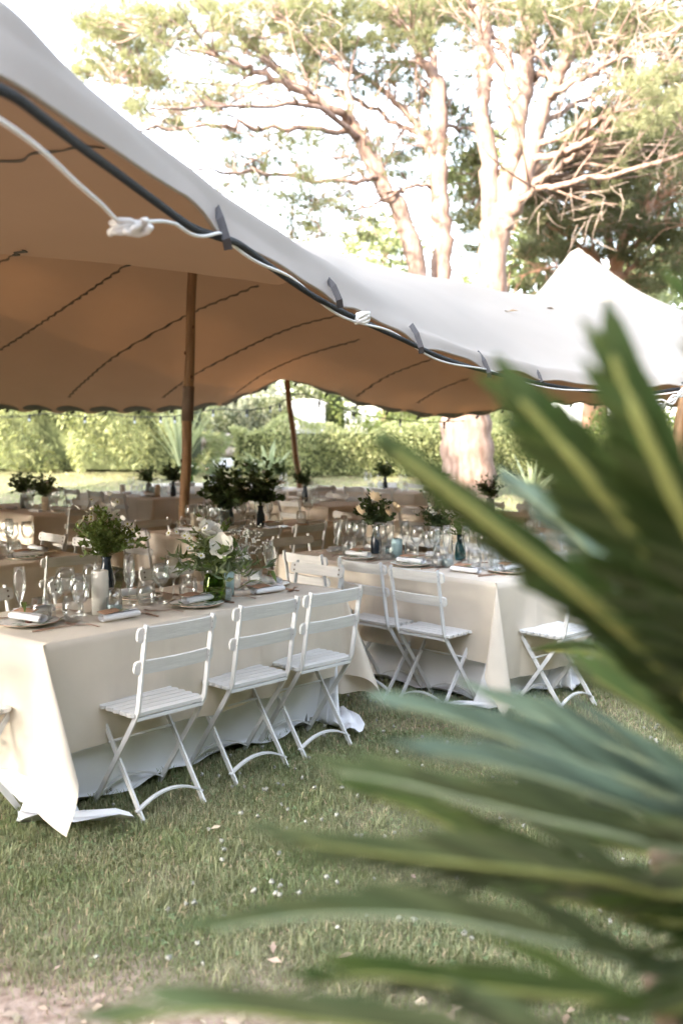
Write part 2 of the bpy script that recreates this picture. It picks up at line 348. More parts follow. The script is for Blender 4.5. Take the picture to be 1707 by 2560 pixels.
# stitched seams of the roof panels, found on the underside
def seam(pts, skip, wid=0.032, wavy=0.014, name='seam'):
    P = []; Nn = []
    for s_ in smooth_path([(a, b, 0) for a, b in pts], 14):
        h, n = hit_tent(s_.x, s_.y, skip)
        if h is None: continue
        if n.z > 0: n = -n
        P.append(h); Nn.append(n)
    if len(P) < 4: return
    vs = []; fs = []; run = 0
    for i, p in enumerate(P):
        t = (P[min(i + 1, len(P) - 1)] - P[max(i - 1, 0)]).normalized(); k = t.cross(Nn[i]).normalized()
        if i: run += (P[i] - P[i - 1]).length
        off = k * wavy * math.sin(run * 2 * math.pi / 0.17); wd = wid * (0.75 + 0.4 * math.sin(run * 2 * math.pi / 0.17 + 1))
        b = p + Nn[i] * 0.004 + off; t2 = b + Nn[i] * 0.004
        vs += [b + k * wd / 2, t2 + k * wd / 2, t2 - k * wd / 2, b - k * wd / 2]
    for i in range(len(P) - 1):
        for j in range(4): fs.append((i * 4 + j, i * 4 + (j + 1) % 4, i * 4 + 4 + (j + 1) % 4, i * 4 + 4 + j))
    tpart(name, MB().add(vs, fs), 'seam')
for pts, sk in [([(-700, 985), (-400, 860), (-200, 765), (-60, 688), (20, 645), (60, 622)], 4.9), ([(-420, 985), (-200, 955), (-60, 905), (20, 862), (110, 803), (230, 722), (318, 660)], 4.9),
                ([(172, 992), (210, 955), (300, 882), (470, 786), (590, 735), (645, 712)], 4.9), ([(407, 993), (488, 935), (631, 861), (740, 815), (845, 788)], 5.2),
                ([(591, 981), (666, 930), (770, 885), (900, 848)], 5.2), ([(892, 989), (973, 937), (1089, 893)], 6), ([(1043, 1006), (1100, 972), (1170, 945)], 6)]:
    seam(pts, sk)
seam([(-900, 560), (-500, 500), (-200, 440), (-20, 410), (0, 402), (60, 392), (115, 373), (170, 372), (218, 359), (262, 366)], 0.5, 0.016, 0.010)
# far hem: reinforcement patches, clips
far_line = [Vector(P3[-1, j]) for j in range(NU) if -700 < ui[j] < 2100]
def walk(line, step, start=0.0):
    out = []; need = start
    for a, b in zip(line[:-1], line[1:]):
        L = (b - a).length; pos = 0
        while need <= L - pos + 1e-9:
            pos += need; out.append((a.lerp(b, pos / L), (b - a).normalized())); need = step
        need -= (L - pos)
    return out
patch_me = None
for k, (p, t) in enumerate(walk(far_line, 0.5, 0.1)):
    px = p.x / p.y * FPX + 853
    if px < -700 or px > 1700: continue
    c = p + Vector((0, -0.16, 0)); h = under(c)
    if h is None: continue
    vs = []
    for a in range(14):
        A = 2 * math.pi * a / 14; rr = Vector((math.cos(A) * 0.21, math.sin(A) * 0.125, 0)); g = under(c + rr + Vector((0.03 * math.sin(A), 0, 0)))
        vs.append((g if g is not None else h) + Vector((0, 0, -0.006)))
    vs.append(h + Vector((0, 0, -0.006)))
    tpart('patch', MB().add(vs + [v + Vector((0, 0, -0.003)) for v in vs], [(14, a, (a + 1) % 14) for a in range(14)] + [(29, 15 + (a + 1) % 14, 15 + a) for a in range(14)]), 'patch')
    mb = MB(); mb.rect([p + Vector((0.02, 0.02, 0.02)), p + Vector((-0.01, 0, -0.03)), p + Vector((-0.035, 0, -0.055))], (0, 1, 0), 0.012, 0.018)
    tpart('clip', mb, 'clip')
# near hem, black edge rope, white rope twisted round it, straps
near_line = [Vector(P3[0, j]) for j in range(NU) if ui[j] < 2200]
mb = MB(); mb.tube(near_line, 0.007, 6); tpart('hem', mb, 'tent_outside', True)
rope_px = [(-700, 20, 1.45), (-300, 120, 1.7), (0, 222, 2.0), (115, 300, 2.2), (210, 372, 2.42), (300, 438, 2.65), (400, 512, 2.92), (480, 568, 3.15), (545, 592, 3.33), (600, 612, 3.5), (690, 677, 3.8), (800, 750, 4.2),
           (900, 800, 4.6), (1000, 846, 5.1), (1100, 892, 5.6), (1205, 926, 6.2), (1310, 950, 6.6), (1450, 975, 6.95), (1604, 985, 7.25), (1707, 972, 7.3), (1850, 985, 7.6)]
rope_left = [Vector(P3[0, j]) + Vector((0, -.01, -.05)) for j in range(0, NU, 4) if ui[j] < -900]
rp = smooth_path(rope_left + [at(*p) for p in rope_px], 10)
mb = MB(); mb.tube(rp, 0.0125, 10); tpart('edge_rope', mb, 'rope_black', True)
wr = []; 
for i, p in enumerate(rp):
    pxx = p.x / p.y * FPX + 853
    if pxx < 470: continue
    a = i * 0.27; wr.append(p + Vector((0.010 * math.cos(a), -0.012, 0.017 * math.sin(a) - 0.006)))
wl = smooth_path([p + Vector((0.0, -.02, -.05)) for p in rope_left] + [at(*p) for p in [(-500, 80, 1.55), (-150, 215, 1.8), (0, 300, 1.97), (100, 372, 2.15), (190, 455, 2.38), (255, 512, 2.55), (290, 548, 2.65), (318, 560, 2.7), (350, 556, 2.78), (405, 553, 2.92), (440, 560, 3.0)]], 10)
mb = MB(); mb.tube(wl + wr, 0.0056, 8); tpart('white_cord', mb, 'rope_white', True)
kn = at(318, 568, 2.68); mb = MB()
for s_ in range(4):
    A = s_ * 1.3; mb.tube([kn + Vector((0.030 * math.cos(t * 0.7 + A) + .006 * t - .02, 0.016 * math.sin(t * 1.1 + A), 0.016 * math.sin(t * 0.7 + A * 1.7))) for t in range(10)], 0.0085, 8)
tpart('cord_knot', mb, 'rope_white', True)
mb = MB(); kn2 = at(905, 795, 4.55)
for s_ in range(3): mb.tube([kn2 + Vector((0.03 * math.cos(t * 0.8 + s_), -0.01 + 0.015 * math.sin(t + s_), 0.022 * math.sin(t * 0.8 + s_ * 2))) for t in range(9)], 0.010, 7)
tpart('cord_knot', mb, 'rope_white', True)
for (x0, y0, x1, y1, D) in [(541, 520, 566, 598, 3.32), (820, 700, 848, 750, 4.28), (1027, 812, 1052, 868, 5.2), (1192, 880, 1222, 932, 6.2), (1330, 918, 1352, 955, 6.7), (1693, 945, 1712, 978, 7.28)]:
    a = at(x0, y0, D + 0.16); b = at(x1, y1, D); mid = a.lerp(b, 0.5) + Vector((0, -0.03, 0.01))
    hw = 0.014
    mb = MB(); mb.rect([a, mid, b, b + Vector((0.004, 0.02, -0.03))], (0, 1, 0.3), 0.002, hw); tpart('strap', mb, 'strap')
# ropes at the right hem
mb = MB()
for s_ in range(3):
    mb.tube(smooth_path([at(1618 + 6 * s_, 1012 + 4 * s_, 7.1), at(1650, 1000 + 14 * s_, 7.05 + .03 * s_), at(1680, 1010 - 10 * s_, 7.08), at(1702, 975 + 8 * s_, 7.15), at(1735, 960, 7.2)], 6), 0.0085, 7)
tpart('white_cord', mb, 'rope_white', True)
mb = MB()
for s_ in range(3): mb.tube([at(1640, 1020, 7.05) + Vector((0.04 * math.cos(t * 0.8 + s_), 0.02 * math.sin(t + s_), 0.03 * math.sin(t * 0.8 + s_ * 2))) for t in range(9)], 0.010, 7)
tpart('cord_knot', mb, 'rope_white', True)
# fallen leaves on the roof
for k, (x, y) in enumerate([(1268, 782), (1384, 775)]):
    d = ray(x, y).normalized(); h = bv_out.ray_cast(C0, d)[0]
    mb = MB(); mb.add([(0, 0, 0), (.07, .02, .03), (.16, 0, .01), (.07, -.03, .012)], [(0, 1, 2), (0, 2, 3)])
    mb.add([(0.02, 0.02, 0), (.03, .09, .02), (-.04, .14, .012), (-.03, .05, .02)], [(0, 1, 2), (0, 2, 3)])
    if 'dry_leaf' not in M: mat('dry_leaf', (0.30, 0.20, 0.10), 0.8, var=0.2, scale=20)
    obj('dry_leaf', mb.mesh('dry_leaf', 'dry_leaf'), loc=h + Vector((0, 0, 0.012)), rz=k * 1.7, group='dry leaves on the tent roof',
        label=['curled dry leaf lying on the pale tent roof, left one', 'curled dry leaf on the tent roof nearer the peak'][k], cat='leaf', scale=.62)

# ================================================================== TENT POLES
def pole(base, top, r, label, sleeve=None, cord=None):
    base = Vector(base); top = Vector(top); d = top - base; o = obj('tent_pole', None, loc=base, label=label, cat='pole', group='wooden tent poles')
    n = 16; mb = MB(); mb.tube([d * (i / n) + Vector((0.006 * math.sin(i * 1.3), 0.006 * math.cos(i * 1.9), 0)) for i in range(n + 1)], [r * (1.08 - 0.16 * i / n + 0.03 * math.sin(i * 2.7)) for i in range(n + 1)], 14)
    obj('shaft', mb.mesh('shaft', 'pole_wood', True), o)
    for k in range(7):
        f = 0.2 + 0.1 * k + 0.03 * math.sin(k * 5); a = -1.57 + 1.2 * math.sin(k * 2.2); p = d * f + Vector((math.cos(a), math.sin(a), 0)) * r * (1.03 - 0.15 * f)
        kb = MB(); kb.lathe([(0.0, 0.02), (0.007, 0.012), (0.010, 0), (0.007, -0.012), (0, -0.02)], 8, c=p); obj('knot', kb.mesh('knot', 'knot', True), o)
    if sleeve:
        mb = MB(); mb.tube([d * (sleeve[0] + (sleeve[1] - sleeve[0]) * i / 4) for i in range(5)], [r * 1.2, r * 1.17, r * 1.18, r * 1.16, r * 1.18], 14); obj('sleeve', mb.mesh('sleeve', 'sleeve', True), o)
    if cord:
        for zc in cord:
            mb = MB(); c = d * zc
            mb.tube([c + Vector((math.cos(t * 0.6) * (r + 0.008), math.sin(t * 0.6) * (r + 0.008), -0.03 + 0.0018 * t)) for t in range(34)], 0.008, 6); obj('cord', mb.mesh('cord', 'rope_white', True), o)
    return o
tp = at(484, 640, 10.0); bp = onz(452, 1478, 0); bp = Vector((bp.x, 10.0, 0.0)); u_ = under((tp.x, 10.0)); 
pole(bp, (tp.x, 10.0, u_.z), 0.05, 'knotty wooden tent pole with dark sleeve standing between the tables', sleeve=(0.50, 0.60))
tp = at(716, 950, 15.05); bp = at(765, 1290, 15.05); u_ = under((tp.x, 15.05))
pole((bp.x, 15.05, 0), (tp.x, 15.05, u_.z), 0.045, 'slim leaning tent pole pushing up the far hem')
bp = onz(1622, 1648, 0); tp = at(1712, 968, 7.25)
pole(bp, tp, 0.043, 'leaning wooden tent pole tied with white cord at the right', cord=(0.17,))
# ================================================================== FURNITURE: meshes shared by all copies
TL, TW, TH = 1.83, 0.76, 0.745
def slat_mesh(name, L, W, T, m, axis='z', curve=0.0):
    """a board along x with rounded ends; W is its height (axis z) or its depth (axis y)."""
    n = 7; r = min(W / 2, 0.016); out = []
    h = W / 2
    prof = [(-L / 2 + r * (1 - math.cos(a)), -h + r * (1 - math.sin(a))) for a in (0, math.pi / 4, math.pi / 2)]
    xs = [p[0] for p in prof] + [-L / 2 + r + (L - 2 * r) * i / n for i in range(1, n)] + [-p[0] for p in reversed(prof)]
    hw = [h - (r - (p[1] + h) if False else 0) for p in prof]
    hs = [h - r, h - r + r * 0.7, h] + [h] * (n - 1) + [h, h - r + r * 0.7, h - r]
    vs = []; fs = []
    for x, k in zip(xs, hs):
        c = curve * (1 - (2 * x / L) ** 2)
        for a, b in ((-k, -T / 2), (k, -T / 2), (k, T / 2), (-k, T / 2)):
            vs.append((x, c + b, a) if axis == 'z' else (x, a, b + c))
    for i in range(len(xs) - 1):
        for j in range(4): fs.append((i * 4 + j, i * 4 + (j + 1) % 4, i * 4 + 4 + (j + 1) % 4, i * 4 + 4 + j))
    fs += [(3, 2, 1, 0), tuple(4 * (len(xs) - 1) + j for j in range(4))]
    return MB().add(vs, fs).mesh(name, m)
HX = 0.172
UP = smooth_path([(0, -0.232, 0.835), (0, -0.200, 0.66), (0, -0.176, 0.52), (0, -0.148, 0.435), (0, 0.01, 0.215), (0, 0.165, 0.0)], 3)
LG = [(0, 0.140, 0.437), (0, 0.045, 0.305), (0, -0.075, 0.14), (0, -0.178, 0.0)]
def upy(z):
    for a, b in zip(UP[:-1], UP[1:]):
        if (a.z - z) * (b.z - z) <= 0: return a.y + (b.y - a.y) * ((z - a.z) / (b.z - a.z) if abs(b.z - a.z) > 1e-6 else 0)
CH = {}
CH['upright'] = MB().rect([(0, p.y, p.z) for p in UP], (1, 0, 0), 0.0045, 0.0115).mesh('upright', 'white_paint')
CH['leg'] = MB().rect(LG, (1, 0, 0), 0.0045, 0.0115).mesh('leg', 'white_paint')
CH['seat_slat'] = slat_mesh('slat', 0.40, 0.0415, 0.014, 'white_wood', 'y')
CH['back_top'] = slat_mesh('back_slat', 0.405, 0.062, 0.013, 'white_wood', 'z', -0.012)
CH['back_low'] = slat_mesh('back_slat', 0.405, 0.056, 0.013, 'white_wood', 'z', -0.012)
mb = MB(); mb.rect([(-0.155, -0.15, 0.436), (-0.155, 0.15, 0.436)], (0, 0, 1), 0.007, 0.008); mb.rect([(0.155, -0.15, 0.436), (0.155, 0.15, 0.436)], (0, 0, 1), 0.007, 0.008)
mb.rect([(-0.172, -0.155, 0.432), (0.172, -0.155, 0.432)], (0, 0, 1), 0.007, 0.006)
CH['seat_frame'] = mb.mesh('seat', 'white_paint')
arc = lambda y, z, h: [(-HX + 2 * HX * i / 10, y, z + h * (1 - (2 * i / 10 - 1) ** 2)) for i in range(11)]
CH['st_front'] = MB().rect(arc(0.138, 0.040, 0.055), (0, 1, 0), 0.011, 0.004).mesh('stretcher', 'white_paint')
CH['st_rear'] = MB().rect(arc(-0.146, 0.045, 0.055), (0, 1, 0), 0.010, 0.004).mesh('stretcher', 'white_paint')
CH['crossbar'] = MB().tube([(-HX, 0.041, 0.30), (HX, 0.041, 0.30)], 0.006, 8).mesh('crossbar', 'white_paint', True)
CH['bolt'] = MB().lathe([(0, 0.003), (0.005, 0.002), (0.006, 0)], 8).mesh('bolt', 'screw')
def chair(loc, rz, label, group, detail=2):
    """loc: where the top of the back stands over; the chair faces +y after rotation rz."""
    c, s = math.cos(rz), math.sin(rz); by = 0.225
    e_ = obj('folding_chair', None, loc=(loc[0] - s * by, loc[1] + c * by, 0), rz=rz, label=label, cat='chair', group=group)
    for sx in (-1, 1):
        obj('upright', CH['upright'], e_, (sx * HX, 0, 0)); obj('leg', CH['leg'], e_, (sx * (HX - 0.014), 0, 0))
    st = obj('seat', CH['seat_frame'], e_)
    for k in range(7): obj('slat', CH['seat_slat'], st, (0, -0.138 + k * 0.0482, 0.452 - (0.004 if k == 6 else 0)))
    for nm, z in (('back_top', 0.792), ('back_low', 0.655)):
        b = obj('back_slat', CH[nm], e_, (0, upy(z) + 0.013, z)); b.rotation_euler = (0.18, 0, 0)
        if detail > 1:
            for sx in (-1, 1):
                for dz in ((-0.014, 0.014) if nm == 'back_top' else (0.0,)):
                    q_ = obj('bolt', CH['bolt'], b, (sx * HX, -0.0205, dz)); q_.rotation_euler = (R(90), 0, 0)
                    q_ = obj('bolt', CH['bolt'], b, (sx * HX, 0.0075, dz)); q_.rotation_euler = (R(-90), 0, 0)
    obj('stretcher', CH['st_front'], e_); obj('stretcher', CH['st_rear'], e_); obj('crossbar', CH['crossbar'], e_)
    return e_

# ---------------------------------------------------------------- cloth draped over a table
def drape(name, over_l, over_w, m, z0, inset, seed, floor=None, flare=0.36, nseg=16, wav=0.012, grow=0.016, latf=0.21, skews=None, pool=0.0, crease=0):
    """rectangular cloth on a TL x TW top: straight falls at the sides, a folded cone at every corner."""
    r_ = random.Random(seed); ph = [r_.uniform(0, 6.28) for _ in range(12)]
    hl, hw = TL / 2 + inset, TW / 2 + inset
    nl, nw, no, nc = 110, 46, nseg, 16
    vs = []; fs = []; per = []      # per: perimeter columns
    # list of (base point on the edge, outward dir, drop length, kind, phi)
    cols = []
    cors = [(hl, -hw), (hl, hw), (-hl, hw), (-hl, -hw)]; nrm = [(0, -1), (1, 0), (0, 1), (-1, 0)]
    side_over = [over_w, over_l, over_w, over_l]
    for sd_ in range(4):
        a = cors[sd_ - 1]; b = cors[sd_]; n_ = nl if sd_ % 2 == 0 else nw; o = nrm[sd_]
        for i in range(n_ + 1):
            t = i / n_; cols.append(((a[0] + (b[0] - a[0]) * t, a[1] + (b[1] - a[1]) * t), o, side_over[sd_], 'side', t, sd_))
        o2 = nrm[(sd_ + 1) % 4]; h1 = side_over[sd_]; h2 = side_over[(sd_ + 1) % 4]
        for i in range(1, nc):
            phi = (math.pi / 2) * i / nc; L_ = min(h1 / max(1e-6, math.cos(phi)), h2 / max(1e-6, math.sin(phi)))
            cols.append((b, (o, o2), L_, 'corner', phi, sd_))
    NC = len(cols); grid = []
    skew = [r_.uniform(-0.25, 0.25) for _ in range(4)]; skew = skews or skew; fl = [flare * r_.uniform(0.85, 1.15) for _ in range(4)]
    for ci, (b, o, L_, kind, t, sd_) in enumerate(cols):
        col = []
        for k in range(no + 1):
            d = L_ * k / no
            if kind == 'side':
                s_ = b[0] * (1 if o[1] else 0) + b[1] * (1 if o[0] else 0)
                endf = min(1, 4 * min(t, 1 - t))
                rip = wav * (math.sin(s_ * 5.3 + ph[sd_]) + 0.6 * math.sin(s_ * 12.7 + ph[sd_ + 4] + d * 2) + 0.3 * math.sin(s_ * 31 + ph[sd_ + 8])) * endf
                off = 0.006 + (d / 0.5) * (grow + max(-0.6 * abs(grow) - 0.016 * crease, rip)) - 0.006 * math.exp(-d / 0.012)
                if crease:                                # ironed fold lines
                    off += 0.0035 * sum(math.exp(-((s_ - q_) / 0.011) ** 2) for q_ in (-0.62, -0.02, 0.56, 0.31)) * min(1, d * 9) + 0.003 * math.exp(-((d - 0.085) / 0.012) ** 2)
                z = z0 - d; ex = 0
                if floor is not None and z < floor:
                    ex = floor - z; z = floor + (0.016 + 0.016 * math.sin(s_ * 13 + ph[0])) * min(1, ex * 20); off += ex * (0.75 + 0.25 * math.sin(s_ * 9 + ph[2]))
                p = (b[0] + o[0] * off, b[1] + o[1] * off, z)
            else:
                o1, o2 = o; dg_ = Vector((o1[0] + o2[0], o1[1] + o2[1])).normalized(); lt = Vector((o2[0] - o1[0], o2[1] - o1[1])).normalized()
                s2 = math.sin(2 * t); f_ = fl[sd_]
                hor = f_ * s2 ** 0.8; lw_ = 1 + pool * (d / L_) ** 2; hor *= 1 + .35 * pool * (d / L_) ** 2; lat = -latf * lw_ * s2 * math.cos(2 * t) * 1.25 + skew[sd_] * (0.30 if latf > 0.15 else 0.05) * s2 ** 2
                dn = math.sqrt(max(0.05, 1 - hor * hor - lat * lat))
                r2 = d; z = z0 - r2 * dn; ex = 0; wob = 0
                if floor is not None and z < floor:
                    full = r2; r2 = (z0 - floor) / dn; ex = full - r2; z = floor + (0.022 + 0.040 * abs(math.sin(ex * 17 + t * 6 + ph[3]))) * min(1, ex * 9)
                    wob = 0.12 * math.sin(t * 9 + ph[5]) * ex
                base_off = 0.007 + (d / 0.5) * grow
                h_ = r2 * hor; l_ = r2 * lat + ex * lat * 1.4 + wob
                lo_, so_ = (o1, o2) if o1[1] else (o2, o1)     # spare cloth on the ground slides out along the long side
                p = (b[0] + dg_.x * (h_ + base_off) + lt.x * l_ + ex * (0.75 * lo_[0] - 0.30 * so_[0]), b[1] + dg_.y * (h_ + base_off) + lt.y * l_ + ex * (0.75 * lo_[1] - 0.30 * so_[1]), z)
            col.append(p)
        grid.append(col)
    for col in grid: vs += col
    K_ = no + 1
    for i in range(NC):
        j = (i + 1) % NC
        for k in range(no): fs.append((i * K_ + k, j * K_ + k, j * K_ + k + 1, i * K_ + k + 1))
    # the top: a grid that meets the rim columns of the sides
    o0 = len(vs); 
    cx = len(vs); vs.append((0, 0, z0 + 0.001))
    ring_prev = [i * K_ for i in range(NC)]
    for sc in (0.96, 0.8, 0.5, 0.2):
        st_ = len(vs)
        for i in range(NC):
            q_ = vs[i * K_]; vs.append((q_[0] * sc, q_[1] * sc, z0 + 0.0012 + 0.0009 * math.sin(q_[0] * 9 * sc + ph[1]) * math.sin(q_[1] * 13 * sc)))
        for i in range(NC):
            j = (i + 1) % NC; fs.append((ring_prev[i], st_ + i, st_ + j, ring_prev[j]))
        ring_prev = [st_ + i for i in range(NC)]
    for i in range(NC): fs.append((ring_prev[i], cx, ring_prev[(i + 1) % NC]))
    mb = MB(); mb.v = vs; mb.f = fs
    return mb.mesh(name, m, True)
CLOTH = [drape('tablecloth', 0.58, 0.47, 'linen', TH + 0.009, 0.014, s, floor=0.03, flare=f, grow=-0.004, wav=0.030, crease=1, skews=k) for s, f, k in ((3, 0.34, [-.2, .75, .1, -.5]), (8, 0.30, [-.1, .2, .1, .2]), (21, 0.34, [.1, -.1, .2, 0]))]
UNDER = [drape('under_cloth', 0.84, 0.80, 'white_cloth', TH + 0.003, 0.004, s, floor=0.026, flare=0.10, nseg=22, wav=0.012, grow=-0.075, latf=0.09, pool=3.2) for s in (5, 13)]
TT = {'top': MB().box((0, 0, TH - 0.017), (TL, TW, 0.03)).mesh('tabletop', 'wood_top'),
      'leg': MB().tube([(0, 0, 0), (0, 0, TH - 0.033)], 0.014, 8).mesh('leg', 'steel', True)}
TABLES = {}
def table(key, O, ang, phrase, v=0, flip=0):
    """O: the near-left top corner; local a runs along the long side, b across it away from the viewer."""
    t = R(ang); c, s = math.cos(t), math.sin(t)
    cen = Vector((O[0] + c * TL / 2 - s * TW / 2, O[1] + s * TL / 2 + c * TW / 2, 0))
    z = float(gz(cen.x, cen.y)); cen.z = z
    TABLES[key] = (Vector((O[0], O[1], 0)), t, phrase, z)
    e_ = obj('folding_table', None, loc=cen, rz=t, label='long folding table hidden under cloths, ' + phrase, cat='table', group='banquet tables')
    obj('tabletop', TT['top'], e_)
    for sx in (-1, 1):
        for sy in (-1, 1): obj('leg', TT['leg'], e_, (sx * (TL / 2 - 0.16), sy * (TW / 2 - 0.10), 0))
    rzf = t + (math.pi if flip else 0)
    obj('tablecloth', CLOTH[v % 3], None, cen, rzf, 'beige linen tablecloth with hanging corners on the ' + phrase, 'tablecloth', 'beige tablecloths')
    obj('under_cloth', UNDER[v % 2], None, cen, rzf, 'white floor length under cloth of the ' + phrase, 'tablecloth', 'white under cloths')
def tp_(key, a, b, z=None):
    O, t, _, zz = TABLES[key]; c, s = math.cos(t), math.sin(t)
    return Vector((O.x + c * a - s * b, O.y + s * a + c * b, zz + (TH + 0.0115 if z is None else z)))
def seat(key, side, a, out, which, detail=2, da=0.0):
    """a chair at a table; side 'n' near, 'f' far, 'l' left end, 'r' right end; out = how far its back stands off the edge."""
    O, t, ph, zz = TABLES[key]
    if side == 'n': p = tp_(key, a, -out); rz = t
    elif side == 'f': p = tp_(key, a, TW + out); rz = t + math.pi
    elif side == 'l': p = tp_(key, -out, a); rz = t - math.pi / 2
    else: p = tp_(key, TL + out, a); rz = t + math.pi / 2
    c_ = chair(p, rz + R(da), 'white folding chair %s of the %s' % (which, ph), 'white folding chairs', detail)
    c_.location.z = zz
A0 = onz(112, 1613, 0.75); A1 = onz(840, 1475, 0.75); angA = math.degrees(math.atan2(A1.y - A0.y, A1.x - A0.x))
B1 = onz(1243, 1459, 0.75); B0 = onz(707, 1387, 0.75); angB = math.degrees(math.atan2(B1.y - B0.y, B1.x - B0.x))
print('table A', A0, (A1 - A0).length, angA, 'table B', B0, (B1 - B0).length, angB)
bd = Vector((math.cos(R(angB)), math.sin(R(angB)), 0)); bo = Vector((-bd.y, bd.x, 0))
def fromR(c): return (c[0] - bd.x * TL, c[1] - bd.y * TL)     # near-left corner from the near-right one of a B-type table
table('A', A0, angA, 'front left table', 0, 1)
table('B', B0, angB, 'centre right table', 1)
table('C', fromR((-2.24, 6.20)), angB, 'table cut by the left edge', 2)
Dn = onz(491, 1348, 0.75); table('D', Dn, 46, 'middle table with dark bouquets', 1)
En = onz(87, 1290, 0.75); table('E', fromR(En), angB, 'glass covered table by hedge', 0)
Fn = onz(384, 1248, 0.75); table('F', fromR(Fn), angB, 'back table behind the wooden pole', 2)
table('G', (-3.0, 15.6), 8, 'sunlit table beyond the far hem', 1)
table('H', fromR((-0.15, 11.2)), angB, 'dim table amid the tent', 0)
Jn = onz(1615, 1372, 0.75); table('J', fromR(Jn), angB, 'right table beside the leaning pole', 2)
table('K', fromR((1.55, 9.7)), angB, 'dim table beyond the blue candles', 1)
table('N', fromR((3.9, 12.6)), angB, 'far table between palm fronds', 0)
table('Q', fromR((1.0, 13.6)), angB, 'dim table near the far hem', 1)
table('S', fromR((-0.75, 14.2)), angB, 'dim table behind the slim pole', 2)
NS = ['first on the near side', 'second on the near side', 'third on the near side']
FS = ['first on the far side', 'second on the far side', 'third on the far side']
for i, (a, o_, da) in enumerate([(0.425, 0.325, -3), (0.98, 0.30, -4), (1.44, 0.31, -5)]): seat('A', 'n', a, o_, NS[i], 2, da)
for i, a in enumerate((0.30, 0.92, 1.5)): seat('A', 'f', a, 0.27, FS[i], 2, (3, -2, 1)[i])
seat('A', 'r', 0.40, 0.30, 'at the right end'); seat('A', 'l', 0.42, 0.36, 'at the left end')
for i, (a, o_, da) in enumerate([(0.51, 0.27, 1), (1.03, 0.28, 0), (1.48, 0.30, 2)]): seat('B', 'n', a, o_, NS[i], 2, da)
for i, a in enumerate((0.35, 0.92, 1.45)): seat('B', 'f', a, 0.25, FS[i], 1)
seat('B', 'r', 0.40, 0.36, 'at the right end'); seat('B', 'l', 0.38, 0.34, 'at the left end', 1)
seat('C', 'r', 0.42, 0.34, 'at the right end', 2)
for i, a in enumerate((0.86, 1.38)): seat('C', 'f', a, 0.24, ('second', 'third')[i] + ' on the far side', 2)
for i, a in enumerate((0.45, 0.98, 1.5)): seat('D', 'n', a, 0.30, NS[i], 1)
for i, a in enumerate((0.30, 0.80, 1.4)): seat('D', 'f', a, 0.26, FS[i], 1)
seat('D', 'l', 0.38, 0.33, 'at the left end', 2); seat('D', 'r', 0.38, 0.33, 'at the right end', 1)
seat('E', 'r', 0.36, 0.36, 'at the right end', 1); seat('E', 'f', 1.50, 0.27, 'third on the far side', 1); seat('E', 'f', 0.95, 0.27, 'second on the far side', 1); seat('E', 'n', 1.2, 0.3, 'last on the near side', 1)
for i, a in enumerate((0.30, 0.92, 1.45)): seat('F', 'n', a, 0.30, NS[i], 1)
seat('F', 'r', 0.38, 0.33, 'at the right end', 1)
for i, a in enumerate((0.35, 0.92, 1.48)): seat('H', 'n', a, 0.28, NS[i], 1); seat('H', 'f', a, 0.28, FS[i], 1)
seat('H', 'r', 0.38, 0.33, 'at the right end', 1)
for i, a in enumerate((0.40, 0.95, 1.47)): seat('J', 'n', a, 0.30, NS[i], 2)
seat('J', 'r', 0.38, 0.33, 'at the right end', 2)
for i, a in enumerate((0.35, 0.92, 1.48)): seat('K', 'n', a, 0.28, NS[i], 1); seat('K', 'f', a, 0.28, FS[i], 1)
seat('K', 'r', 0.38, 0.33, 'at the right end', 1)
for i, a in enumerate((0.35, 0.92, 1.48)): seat('N', 'n', a, 0.28, NS[i], 1)
for i, a in enumerate((0.5, 1.2)): seat('G', 'n', a, 0.28, ('left near one', 'right near one')[i], 1)
for i, a in enumerate((0.35, 0.92, 1.48)): seat('Q', 'n', a, 0.28, NS[i], 1); seat('S', 'n', a, 0.28, NS[i], 1); seat('Q', 'f', a, 0.28, FS[i], 1)
seat('Q', 'r', 0.38, 0.33, 'at the right end', 1); seat('S', 'r', 0.38, 0.33, 'at the right end', 1)
# ================================================================== TABLEWARE
G = {}
def lm(name, prof, m, n=20, **k): return MB().lathe(prof, n, **k).mesh(name, m, True)
G['wine'] = lm('wine_glass', [(0, .002), (.034, .002), (.035, .004), (.010, .009), (.0045, .02), (.004, .085), (.008, .096), (.026, .108), (.038, .130), (.041, .150), (.038, .178), (.0335, .205), (.0325, .205), (.037, .178), (.040, .150), (.037, .131), (.025, .110), (0, .102)], 'clear_glass')
G['wine_s'] = lm('wine_glass', [(0, .002), (.030, .002), (.031, .004), (.009, .008), (.004, .018), (.0038, .07), (.008, .080), (.024, .092), (.033, .112), (.035, .128), (.032, .152), (.028, .172), (.0272, .172), (.0312, .152), (.034, .128), (.032, .113), (.023, .094), (0, .086)], 'clear_glass')
G['flute'] = lm('flute', [(0, .002), (.029, .002), (.030, .004), (.008, .008), (.0038, .02), (.0036, .08), (.010, .095), (.020, .125), (.0245, .155), (.0235, .190), (.020, .222), (.0193, .222), (.0228, .190), (.0237, .155), (.019, .126), (0, .1)], 'clear_glass')
G['tumbler'] = lm('tumbler', [(0, .004), (.030, .003), (.034, .006), (.041, .035), (.042, .055), (.036, .098), (.0352, .098), (.041, .055), (.040, .036), (.032, .012), (0, .011)], 'clear_glass')
G['tumbler_s'] = lm('tumbler', [(0, .004), (.032, .003), (.034, .006), (.036, .05), (.038, .088), (.0372, .088), (.035, .05), (.032, .014), (0, .013)], 'clear_glass')
